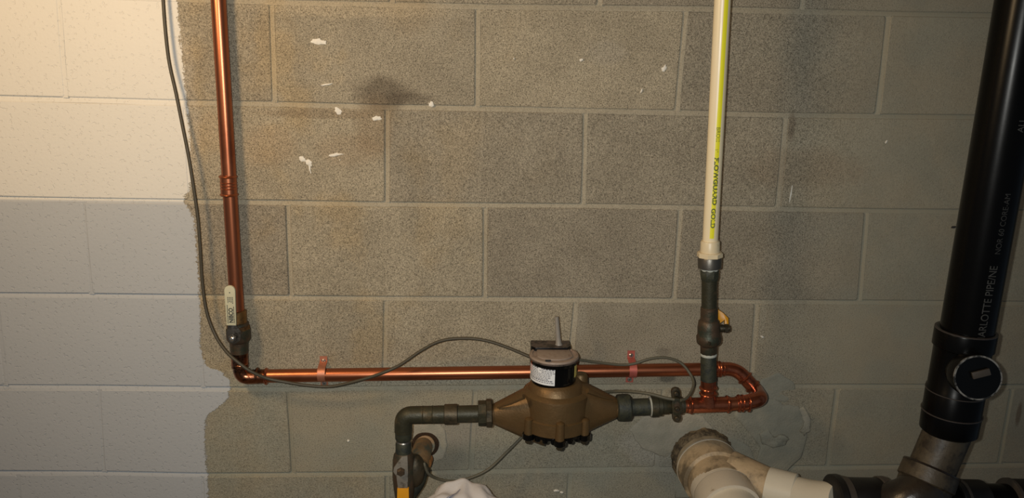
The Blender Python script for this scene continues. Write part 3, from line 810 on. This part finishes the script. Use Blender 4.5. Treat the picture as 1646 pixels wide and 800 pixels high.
# register
rr_ = 37.5 * m_per_px(at(889, 590, MD)); rc = at(889.5, 600, MD); rx = rc.x - .0
ry = cy
def PR(z): return V((rx, ry, z))
zr0 = at(889, 625, MD + rr_).z; zr1 = at(889, 586, MD + rr_).z
zr_top = at(889, 586, MD + rr_).z
reg = obj('register', MB().rev(PR(zr0 - .002), PR(9), [(0, rr_ * .93), (.004, rr_ * .97), (.010, rr_ * .97), (zr_top - zr0 - .010, rr_ * .985), (zr_top - zr0 - .008, rr_ * 1.03), (zr_top - zr0 + .002, rr_ * 1.05)], 48), M['black_plastic'], wm)
zt = zr_top
lid = obj('register_lid', MB().rev(PR(zt - .003), PR(9), [(0, rr_ * 1.02), (.001, rr_ * 1.06), (.005, rr_ * 1.06), (.0075, rr_ * 1.03), (.0078, rr_ * .93), (.0060, rr_ * .91)], 48), M['dusty'], wm, label='dusty brown lid')
# raised half moon on the lid and a tab
m = MB(); pts = []
for i in range(17):
    a = R(200 + i * 140 / 16); pts.append(PR(zt + .003) + V((math.cos(a) * rr_ * .80, math.sin(a) * rr_ * .62 - .006, 0)))
pts += [PR(zt + .003) + V((rr_ * .70, .026, 0)), PR(zt + .003) + V((-rr_ * .70, .026, 0))]
obj('lid_panel', m.prism(pts, (0, 0, .0035)), M['dusty'], lid, bevel=.0015)
obj('lid_clip', MB().box(PR(zt + .0055) + V((-.016, -rr_ * .86, 0)), (.011, .006, .003)), M['ink'], lid)
obj('lid_rim', MB().rev(PR(zt - .004), PR(9), [(0, rr_ * 1.03), (.0015, rr_ * 1.075), (.004, rr_ * 1.075), (.0055, rr_ * 1.05)], 48), M['dusty_dark'], lid)
# white label wrapped on the drum
def wrap(mb, a0, a1, z0_, z1_, r, n=14):
    b = len(mb.v)
    for i in range(n + 1):
        a = a0 + (a1 - a0) * i / n
        for z in (z0_, z1_): mb.v.append(PR(z) + V((math.cos(a) * r, math.sin(a) * r, 0)))
    for i in range(n): mb.f.append((b + 2*i, b + 2*i + 2, b + 2*i + 3, b + 2*i + 1))
az = math.atan2(CAM.y - ry, CAM.x - rx)
la0, la1 = az - R(82), az + R(4)
H = zr_top - zr0; lz0, lz1 = zr0 + H * .12, zr0 + H * .80
m = MB(); wrap(m, la0, la1, lz0, lz1, rr_ * .99 + .0004, 20)
lab = obj('label_sticker', m, M['label'], reg)
m = MB(); rl = random.Random(5); m2 = MB()
for row in range(9):
    zz = lz1 - (lz1 - lz0) * (.09 + row * .098)
    a = la0 + R(6 + (row % 3) * 2); stop = la1 - R(4 + (0 if row < 3 else rl.uniform(2, 14)))
    if row == 8: stop = la1 - R(8)
    while a < stop:
        l = R(rl.uniform(2.5, 7)); tgt = m2 if (row < 4 and a < la0 + R(18)) else m
        if not (row < 3 and la0 + R(40) < a < la0 + R(45)):
            wrap(tgt, a, a + l, zz, zz + (.0016 if row not in (0, 7) else .0023), rr_ * .99 + .0007, 1)
        a += l + R(1.6)
obj('label_print', m, M['label_ink'], lab); obj('label_red_print', m2, M['label_red'], lab)
m = MB(); wrap(m, az + R(62), az + R(82), zr0 + H * .3, zr0 + H * .82, rr_ * .985 + .0006, 5)
obj('side_sticker', m, M['label_yellow'], reg, label='yellow side sticker')
# transmitter box behind the register
bz1 = at(885, 560, MD - .03).z
tbx = at(885, 560, MD - .04)
hb = (917 - 853) / 2 * m_per_px(at(885, 560, MD - .03))
yb0, yb1 = -(MD - .045) + .0, -(MD + .0)
yb1 = ry + .018; yb0 = ry + .062
ztb = at(885, 559, -yb1).z
out = [V((tbx.x - hb, yb0, 0)), V((tbx.x + hb, yb0, 0)), V((tbx.x + hb * 1.02, yb1 + .012, 0)), V((tbx.x + hb * .82, yb1, 0)), V((tbx.x - hb * .82, yb1, 0)), V((tbx.x - hb * 1.02, yb1 + .012, 0))]
tb_ = obj('transmitter_box', MB().prism([p + V((0, 0, zr0 + .01)) for p in out], (0, 0, ztb - zr0 - .01)), M['black_plastic'], wm, bevel=.003)
out2 = [V((tbx.x + (p.x - tbx.x) * .97, (yb0 + yb1) / 2 + (p.y - (yb0 + yb1) / 2) * .94, ztb - .001)) for p in out]
obj('box_top', MB().prism(out2, (0, 0, .0016)), M['dusty_dark'], tb_)
an0 = V((tbx.x + .0165, (yb0 + yb1) / 2 - .004, ztb)); anx = at(894.5, 507, -an0.y)
obj('antenna_tube', MB().rev(V((an0.x, an0.y, ztb - .002)), anx, [(0, .0085), (.008, .0058), (.02, .0052), ((anx - an0).length - .004, .0044), ((anx - an0).length, .0044)], 16), M['antenna'], wm)

# ------------------------------------------------------------------ pipe line left of the meter
ml = thing('brass_elbow_line', 'dark greenish pipe and elbow joining the meter\'s left side to the lower valve', 'pipe', at(648, 700, MD))
ec = at(648.5, 667, MD)
l0, l1 = at(772, 664.5, MD), at(690, 666.5, MD)
ke = m_per_px(ec)
obj('nipple', axis_prof(l0, at(732, 665.4, MD), [(0, 27.5), (1, 27.5)]), M['patina'], ml)
obj('hub', axis_prof(at(736, 665.3, MD), at(714, 665.8, MD), [(0, 30), (.05, 33), (.95, 33), (1, 30)], 28), M['bronze_dark'], ml)
obj('sleeve', axis_prof(at(716, 665.8, MD), at(676, 666.6, MD), [(0, 29), (.3, 29), (.5, 28.5), (.52, 30), (.56, 28.5), (.88, 28.5), (.9, 30), (.94, 28.5), (1, 28.5)]), M['patina'], ml)
obj('elbow', MB().tube(rpath([at(680, 666.5, MD), ec, at(648.5, 694, MD)], .036, 12), [14.4 * ke] * 28, 28), M['patina'], ml)
obj('elbow_collar', axis_prof(at(648.5, 689, MD), at(648.5, 706, MD), [(0, 27), (.1, 27.5), (.9, 26.5), (1, 24)]), M['verdigris'], ml)
obj('thread', axis_prof(at(648.5, 704, MD), at(648.5, 711, MD), [(0, 22), (.25, 24), (.5, 22), (.75, 24), (1, 22)]), M['steel'], ml)
obj('union_ring', axis_prof(at(648.5, 709, MD), at(648.5, 731, MD), [(0, 22), (.15, 25.5), (.8, 25.5), (1, 27)]), M['verdigris'], ml)
nl = thing('meter_coupling', 'dark ribbed coupling nut on the left spud of the meter', 'pipe fitting', at(780, 664, MD))
obj('nut', axis_prof(at(768.5, 664, MD), at(782, 663.6, MD), [(0, 38), (.05, 41), (.95, 41), (1, 38)], 8, .4), M['patina'], nl)
obj('flange', axis_prof(at(781, 663.6, MD), at(791.5, 663.4, MD), [(0, 40), (.1, 46), (.85, 46), (1, 41)], 8, .2), M['bronze_dark'], nl)
nr = thing('meter_coupling', 'dark green coupling nut on the right spud of the meter', 'pipe fitting', at(1002, 655, MD))
obj('nut', axis_prof(at(991, 655.2, MD), at(1013.5, 654.4, MD), [(0, 38), (.08, 43), (.5, 44), (.9, 43), (1, 38)], 10, .1), M['verdigris'], nr)
mr = thing('brass_nipple', 'dark green pipe and hub between the meter\'s right nut and the ground clamp', 'pipe', at(1050, 654, MD))
obj('tube', axis_prof(at(1012, 654.4, MD), at(1048, 653.2, MD), [(0, 27.5), (1, 27.5)]), M['verdigris'], mr)
obj('hub', axis_prof(at(1045, 653.4, MD), at(1064, 652.7, MD), [(0, 32), (.06, 34), (.6, 33.5), (.65, 31), (.95, 31), (1, 28)]), M['patina'], mr)
obj('thread_tape', axis_prof(at(1044, 653.4, MD), at(1046.5, 653.2, MD), [(0, 29), (.3, 33), (1, 33)]), M['tape'], mr)
obj('tail', axis_prof(at(1062, 652.7, MD), at(1100, 651.6, MD), [(0, 26), (.3, 26), (.34, 24), (1, 24)]), M['patina'], mr)
# ground clamp
gc = thing('ground_clamp', 'corroded bronze ground clamp with screws round the pipe beside the copper tee', 'clamp', at(1088, 652, MD))
kg = m_per_px(at(1088, 652, MD))
def capsule(x, ya, yb, wpx, d, th, mat, name, par, d2=None):
    A, B = at(x, ya, d), at(x, yb, d if d2 is None else d2); r = wpx / 2 * m_per_px(A); o_ = []
    for i in range(9):
        a = math.pi * i / 8; o_.append(A + V((r * math.cos(a), 0, r * math.sin(a) - r)))
    for i in range(9):
        a = math.pi * (1 + i / 8); o_.append(B + V((r * math.cos(a), 0, r * math.sin(a) + r)))
    return obj(name, MB().prism(o_, (0, th, 0)), M[mat], par, bevel=.0012)
capsule(1087, 624, 645, 14, MD + .012, .010, 'bronze_dark', 'jaw', gc)
capsule(1088, 658, 679, 14, MD + .012, .010, 'bronze_dark', 'jaw', gc)
capsule(1088.5, 640, 668, 16, MD + .026, .012, 'patina', 'saddle', gc)
capsule(1088.5, 645, 664, 9, MD + .0285, .004, 'valve_brown', 'saddle_eye', gc)
for (x, y, d) in ((1087, 632, MD + .014), (1088, 672, MD + .014), (1088.5, 657, MD + .030)):
    c = at(x, y, d); s_ = obj('screw', MB().rev(c + V((0, .004, 0)), c + V((0, -1, 0)), [(0, .0052), (.007, .0052), (.009, .0035)], 14), M['bronze_dark'], gc)
    obj('screw_slot', MB().box(c + V((0, -.0052, 0)), (.007, .0006, .0012), Matrix.Rotation(R(30), 3, 'Y')), M['ink'], s_)
obj('band', MB().tube([at(1081, 652, MD), at(1096, 651.6, MD)], 14.5 * kg, 24), M['bronze_dark'], gc)

# ------------------------------------------------------------------ lower left valve
lv = thing('gate_valve', 'brown shutoff valve with a yellow lever at the bottom of the left elbow', 'valve', at(650, 770, MD))
w0, w1 = at(648.5, 726, MD), at(650, 800, MD)
obj('body', axis_prof(w0, w1, [(0, 26), (.05, 31), (.18, 35), (.55, 37), (.8, 34), (1, 30)], 10), M['valve_brown'], lv)
vbp = [at(634, 722, MD + .02), at(650, 716, MD + .02), at(664, 726, MD + .02)]
obj('side_bulge', MB().ball(at(667, 756, MD - .01), .028, 18, 12, (.78, .8, 1.35)), M['bronze_dark'], lv)
fp = [at(640, 742, MD + .034), at(646, 734, MD + .034), at(655, 733, MD + .034), at(656, 762, MD + .034), at(655, 788, MD + .034), at(640, 788, MD + .034), at(637, 766, MD + .034), at(632, 758, MD + .034), at(633, 752, MD + .034)]
brk = obj('lever_bracket', MB().prism(fp, (0, .005, 0)), M['grey_metal'], lv, bevel=.001, label='grey weathered metal bracket')
nc = at(644.5, 757, MD + .035)
obj('stem', MB().rev(nc + V((0, .04, 0)), nc, [(0, .010), (.036, .010)], 16), M['bronze_dark'], lv)
obj('nut', MB().rev(nc, nc + V((0, -1, 0)), [(0, .0088), (.006, .0088), (.009, .006)], 6), M['valve_brown'], brk)
obj('lever', MB().prism([at(638.5, 785, MD + .036), at(657, 785, MD + .036), at(658, 850, MD + .036), at(637, 850, MD + .036)], (0, .008, 0)), M['yellow_lever'], lv, bevel=.001, label='yellow lever')
obj('tail_tube', MB().tube([at(650, 795, MD), at(652, 905, MD)], .0155, 20), M['patina'], lv)

# service pipe out of the wall hole
hc = at(684, 713, .0)
sp = thing('service_pipe', 'old brown service pipe poking out of a ragged hole behind the lower valve', 'pipe', hc)
obj('hole_rim', MB().rev(V((hc.x, .003, hc.z)), V((hc.x, -1, hc.z)), [(0, .031), (.0085, .030), (.009, .026), (.002, .0245)], 26), M['hole'], sp, label='crumbly mortar ring round the pipe')
obj('hole_lining', MB().rev(V((hc.x, .002, hc.z)), V((hc.x, -1, hc.z)), [(0, .029), (.0075, .0285)], 26), M['hole'], sp)
obj('tube', MB().tube([V((hc.x + .001, -.004, hc.z)), at(683, 716, .03)], .0215, 24), M['stub'], sp)
obj('sleeve', MB().tube(smooth([at(681, 716, .018), at(679, 722, .045), at(677, 733, .070), at(675, 745, .088)], 5), [.021] * 12 + [.019] * 4, 24), M['stub'], sp)
obj('rusty_ring', MB().tube([at(683, 736, .060), at(680, 744, .075)], .0185, 20), M['rust'], sp, label='orange rusty ring')
obj('lower_bend', MB().tube(smooth([at(676, 742, .080), at(676, 755, .092), at(672, 772, .098), at(662, 788, .10), at(655, 798, .105)], 5), [.0165] * 21, 22), M['verdigris'], sp)
obj('clamp_lug', MB().ball(at(686, 757, .095), .0085, 10, 8, (1, 1, 1.4)), M['bronze_dark'], sp)

# ------------------------------------------------------------------ cables
def cable(pts, r, mat, label, name='cable', cat='cable'):
    P_ = smooth([at(*p) for p in pts], 6)
    if pts[0][1] <= 0:
        P_.insert(0, V((P_[0].x - .004, -.02, ZC)))
    return tag(obj(name, MB().tube(P_, r, 10), M[mat]), label, cat)
cable([(262,-4,.018),(266,50,.020),(272,100,.022),(283,150,.026),(293,200,.030),(303,250,.034),(311,300,.036),(318,350,.036),(322,400,.036),(325,450,.036),
       (332,500,.040),(346,538,.048),(364,565,.060),(384,583,.068),(404,597,.068),(430,608,.060),(460,614,.056),(492,619,.052),(530,621,.050),(566,614,.054),(604,603,.060),
       (640,588,.060),(676,564,.058),(708,548,.060),(745,543.5,.064),(780,547,.072),(815,558,.085),(853,574,.105)],
      .0034, 'cable', 'dark cable hanging at the paint edge, looping over the long copper pipe to the meter')
cable([(924,577,.085),(960,582,.070),(998,586,.062),(1020,584,.060),(1044,576.5,.060),(1070,574.5,.060),(1094,583,.062),(1109,600,.072),(1115,615,.090),(1111,630,.112),(1103,640,.132),(1094,643,.142)],
      .0030, 'wire_grey', 'grey wire curling from behind the register round to the ground clamp', 'wire', 'wire')
cable([(683,748,.09),(682,745,.108),(688,760,.105),(703,769,.090),(728,773,.080),(755,768,.070),(785,754,.062),(812,729,.055),(838,703,.050),(870,670,.040),(915,645,.040),(955,633,.055),(985,629,.080),(1015,629,.110),(1045,633,.132),(1068,639,.142),(1084,642,.146)],
      .0032, 'wire_grey', 'grey bonding wire sagging under the meter from the service pipe to the clamp', 'wire', 'wire')

# ------------------------------------------------------------------ black drain stack
SD = .27
z0_, z1_ = at(1552, 545, SD), at(1648, 0, SD)
ks = m_per_px(at(1590, 330, SD)); RS = 84 * .985 * ks / 2
stk = thing('drain_stack', 'tall black drain pipe leaning down the right edge of the photo', 'pipe', z0_)
ztop_ = up_to(z0_, z1_, ZC)
obj('tube', MB().tube([z0_, z1_, ztop_], RS, 48), M['abs'], stk)
Tb = (z1_ - z0_).normalized()
tocb = CAM - z0_.lerp(z1_, .4); tocb = (tocb - Tb * tocb.dot(Tb)).normalized()
sb = Tb.cross(tocb); sb = sb if sb.x > 0 else -sb
def on_stack(py): return z0_ + (z1_ - z0_) * ((545 - py) / 545.0)
def stack_text(s_, py, size, ang, sx, mat, nm, bold=0.0):
    m = MB(); U = tocb * math.cos(R(ang)) + sb * math.sin(R(ang))
    text_cyl(m, s_, size, on_stack(py), Tb, U, RS + .0005, bold, sx, 0)
    obj(nm, m, M[mat], stk)
stack_text('HARLOTTE PIPE/NE', 537, .0195, 39, .86, 'pipe_print', 'lettering')
stack_text('NOR 60 CORE-AM', 388, .014, 39, .95, 'pipe_print_faint', 'lettering')
stack_text('ALL', 196, .015, 41, 1.0, 'pipe_print', 'lettering')
stack_text('R', 142, .013, 40, 1.0, 'pipe_print', 'lettering')
# sanitary tee
st = thing('drain_tee', 'black drain tee with a round side port facing the camera', 'pipe fitting', at(1530, 680, SD))
ta, tb2 = at(1553, 529, SD), at(1524, 693, SD)
def fs(y): return (y - 529) / 164
obj('barrel', axis_prof(ta, tb2, [(0, 82), (.005, 88), (.02, 90), (fs(556), 90), (fs(558), 84), (fs(620), 84), (fs(622), 87), (fs(655), 87), (fs(657), 88.5), (fs(690), 87), (1, 80)], 44), M['abs'], st)
for y_, w_ in ((530, 91), (626, 88), (660, 90)):
    f = fs(y_); obj('bead', axis_prof(ta.lerp(tb2, f - .006), ta.lerp(tb2, f + .006), [(0, w_ - 2), (.2, w_ + .3), (.8, w_ + .3), (1, w_ - 2)], 44), M['primer'], st, label='pale worn edge line')
pc0, pc1 = at(1540, 590, SD), at(1572, 607, SD + .085)
kp = m_per_px(pc1); dp = (pc1 - pc0).normalized(); Lp = (pc1 - pc0).length
rp = 36.5 * kp
# hollow hub
obj('side_port', MB().rev(pc0, pc1, [(0, rp * .86), (Lp * .55, rp * .88), (Lp * .6, rp * .99), (Lp - .001, rp), (Lp, rp * .985)], 44, True), M['abs_edge'], st)
pr = MB().rev(pc0, pc1, [(Lp - .003, rp * 1.0), (Lp + .0005, rp * 1.0), (Lp + .0005, rp * .93), (Lp - .003, rp * .92)], 44, False)
obj('port_rim', pr, M['rim'], st, label='pale mottled rim')
# recessed plug: the port face sits a little inside the rim
pl = MB().rev(pc0, pc1, [(Lp - .002, rp * .93), (Lp + .0008, rp * .93), (Lp + .0008, rp * .90)], 44)
plug = obj('cleanout_plug', pl, M['black_plastic'], st)
U_ = V((1, 0, 0)); U_ = (U_ - dp * U_.dot(dp)).normalized(); W_ = dp.cross(U_)
rotp = Matrix((U_, dp, W_)).transposed()
obj('plug_bar', MB().box(pc1 + dp * .004 + U_ * .002 + V((0, 0, .009)), (.030, .006, .012), rotp @ Matrix.Rotation(R(-18), 3, 'Y')), M['band'], plug, bevel=.001)

# soiled elbow under the stack
db = thing('drain_elbow', 'soiled grey-brown drain pipe and hub under the black tee', 'pipe fitting', at(1490, 780, SD))
ba, bb_ = at(1526, 688, SD), at(1494, 762, SD + .015)
obj('tube', MB().tube([ba, ba.lerp(bb_, .5), bb_], 37.5 * ks, 40), M['dirty_pipe'], db)
hb0, hb1 = at(1497, 752, SD + .012), at(1478, 800, SD + .03)
obj('hub', MB().rev(hb0, hb1, [(0, 41 * ks), (.002, 46 * ks), (.030, 47 * ks), (.033, 44 * ks), (.09, 42 * ks)], 44), M['dirty_pipe'], db)
obj('hub_edge', MB().rev(hb0, hb1, [(-.0012, 40 * ks), (-.0012, 45.5 * ks), (.002, 46.6 * ks), (.003, 46 * ks)], 44, False), M['dirty_fit'], db)
obj('sweep', MB().tube(smooth([at(1490, 775, SD + .02), at(1478, 792, SD + .035), at(1455, 806, SD + .035), at(1424, 812, SD + .01)], 6), 39.5 * ks, 36), M['dirty_fit'], db, label='dark glossy sweep')
# long black horizontal drain
yd = 805
hd0, hd1 = at(1345, 806, SD), at(1700, 812, SD)
bh = thing('drain_pipe', 'black horizontal drain run along the bottom right corner', 'pipe', hd0)
kd = m_per_px(at(1500, 806, SD))
obj('tube', MB().tube([at(1400, 808, SD), at(1720, 812, SD)], 33 * kd, 40), M['abs'], bh)
for (xa, xb, w_, mt) in ((1346, 1425, 81, 'rubber'), (1532, 1578, 75, 'rubber'), (1620, 1700, 76, 'rubber')):
    fo = obj('coupling', axis_prof(at(xa, 808, SD), at(xb, 809, SD), [(0, w_ - 3), (.03, w_), (.97, w_), (1, w_ - 3)], 40), M[mt], bh)
for (xa, xb, w_) in ((1350, 1362, 84), (1412, 1424, 84), (1540, 1545, 77), (1620, 1626, 79)):
    obj('band', axis_prof(at(xa, 808, SD), at(xb, 808, SD), [(0, w_ - 3), (.1, w_), (.9, w_), (1, w_ - 3)], 40), M['band'], bh)
obj('end_ring', axis_prof(at(1336, 808, SD), at(1350, 808, SD), [(0, 82), (.15, 90), (.8, 91), (1, 86)], 40), M['rubber'], bh)

# ------------------------------------------------------------------ pale wye coming out of the wall
wy = thing('drain_wye', 'large soiled cream drain fitting coming out of the wall toward the camera', 'pipe fitting', at(1130, 720, .0))
A0 = at(1128, 733, .0); A1 = at(1162, 794, .150); A2 = at(1196, 868, .30)
L1 = (A1 - A0).length; kA = m_per_px(at(1140, 760, .08))
mcol = MB().rev(A0 - (A1 - A0) * .08, A1, [(0, 52 * kA), (.005, 53 * kA), (.010, 52.5 * kA), (.016, 52 * kA), (.022, 51.5 * kA), (.028, 51 * kA), (.034, 48.5 * kA)], 90)
for q_ in range(len(mcol.v)):
    p_ = mcol.v[q_]; dv = (p_ - A0).normalized(); mcol.v[q_] = p_ + dv * (.003 * noise.noise(p_ * 60) + .0035 * noise.noise(p_ * 330))
obj('wall_collar', mcol, M['cement'], wy, label='ragged crumbling foam and cement collar')
obj('wall_sleeve', MB().rev(A0, A1, [(0, 47.5 * kA), (.050, 47 * kA)], 44), M['pvc_dirty'], wy, label='dirt-covered sleeve')
obj('hub', MB().rev(A0.lerp(A1, .28), A1, [(0, 47 * kA), (.002, 51 * kA), (.052, 50 * kA), (.056, 45 * kA), (.10, 44 * kA)], 44), M['pvc_dirty'], wy, label='dirt-covered hub')
obj('hub_rim', MB().rev(A0.lerp(A1, .28), A1, [(-.002, 47 * kA), (-.002, 50.3 * kA), (.001, 51.6 * kA), (.005, 51.4 * kA), (.006, 50.3 * kA)], 44, False), M['pvc_rim'], wy)
obj('barrel', MB().rev(A0.lerp(A1, .55), A2, [(0, 43.5 * kA), (.11, 43.5 * kA), (.13, 43.5 * kA)], 44), M['pvc'], wy)
obj('front_hub', MB().rev(A1 + (A1 - A0) * .02, A2, [(0, 43 * kA), (.003, 46.5 * kA), (.006, 47.2 * kA), (.06, 47 * kA)], 44), M['pvc'], wy)
obj('front_rim', MB().rev(A1 + (A1 - A0) * .02, A2, [(-.001, 43 * kA), (-.001, 46 * kA), (.0025, 47.6 * kA), (.005, 47.3 * kA)], 44, False), M['pvc_rim'], wy)
obj('outlet', MB().rev(A2 + (A1 - A2) * .6, A2 + (A2 - A1) * .3, [(0, 42 * kA), (.2, 42 * kA)], 44), M['pvc_clean'], wy)
# branch
B0 = at(1172, 758, .10); B1 = at(1240, 786, .16); B2 = at(1290, 800, .195); B3 = at(1348, 808, .262)
obj('branch', MB().tube([B0, B0.lerp(B1, .5), B1], [34 * kA, 32 * kA, 30 * kA], 36), M['pvc_dirty'], wy, label='soiled branch running right')
bc = thing('drain_branch_pipe', 'clean cream plastic pipe and hub leading right into the black drain', 'pipe', B2)
kb = m_per_px(B2)
obj('hub', MB().rev(at(1232, 784, .155), B2, [(0, 30 * kb), (.002, 35 * kb), (.055, 35.5 * kb), (.058, 33 * kb)], 40), M['pvc_clean'], bc)
obj('tube', MB().tube(smooth([at(1275, 797, .185), at(1310, 805, .225), at(1352, 809, SD)], 5), 32 * kb, 40), M['pvc_clean'], bc)

# ------------------------------------------------------------------ white sack
sk = thing('sack', 'white woven sack with a blue stripe, its crumpled top at the bottom edge', 'sack', V((at(740, 790, .12).x, -.19, ZF)))
sx_, sy_ = at(741, 790, .15).x, -.17
zt_s = at(738, 776, .15).z - .016
m = MB(); nR, nT = 44, 40; kk = m_per_px(at(741, 790, .15))
for j in range(nT + 1):
    f = j / nT                                    # 0 top .. 1 floor
    if f < .35:
        g = f / .35; a = g * math.pi / 2; rad = math.sin(a) ; z = zt_s - (1 - math.cos(a)) * .085
    else:
        g = (f - .35) / .65; rad = 1 + .35 * math.sin(g * math.pi) + .05 * g; z = zt_s - .085 - g * (zt_s - .085 - ZF - .003)
    for i in range(nR):
        a = 2 * math.pi * i / nR
        rq = min(1, rad); nz = noise.noise(V((rq * math.cos(a) * 1.6, rq * math.sin(a) * 1.6, f * 5)))
        n2_ = noise.noise(V((rq * math.cos(a) * 3.2, rq * math.sin(a) * 3.2, max(0, f - .3) * 9 + 7)))
        fold = .07 * math.sin(a * 5 + 4 * nz + 2 * f)
        rx_ = (.098 + .012 * nz) * rad * (1 + .25 * n2_ * min(1, f * 3) + fold * min(1, max(0, f - .3) * 4)); ry_ = .075 * rad * (1 + .2 * nz + fold * min(1, f * 4))
        m.v.append(V((sx_ + rx_ * math.cos(a) + .012 * max(0, 1 - f / .35), sy_ + ry_ * math.sin(a) + .055 * max(0, 1 - f / .35), z + (.009 * nz + .016 * n2_) * (1 if f < .6 else 0))))
for j in range(nT): m.bridge(j * nR, (j + 1) * nR, nR)
m.f.append(tuple(range(nT * nR, nT * nR + nR)))
cloth = obj('cloth', m, M['sack'], sk, angle=80)
# blue stripe following the cloth
def cloth_pt(i, j): return m.v[j * nR + (i % nR)]
ms = MB()
ib = int(nR * (270 - 34) / 360)
for off, wd in ((0, .14), (.36, .30), (.82, .14), (1.15, .07)):
    b = len(ms.v); cnt = 0
    for j in range(2, nT - 1):
        for e in (off, off + wd):
            i0 = int(ib + e); t_ = ib + e - i0; p = cloth_pt(i0, j).lerp(cloth_pt(i0 + 1, j), t_)
            nn = V((p.x - sx_, p.y - sy_, .06 if j < 14 else 0)).normalized(); ms.v.append(p + nn * .0022)
        cnt += 1
    for q in range(cnt - 1): ms.f.append((b + 2*q, b + 2*q + 1, b + 2*q + 3, b + 2*q + 2))
obj('blue_stripe', ms, M['sack_blue'], sk, angle=80)
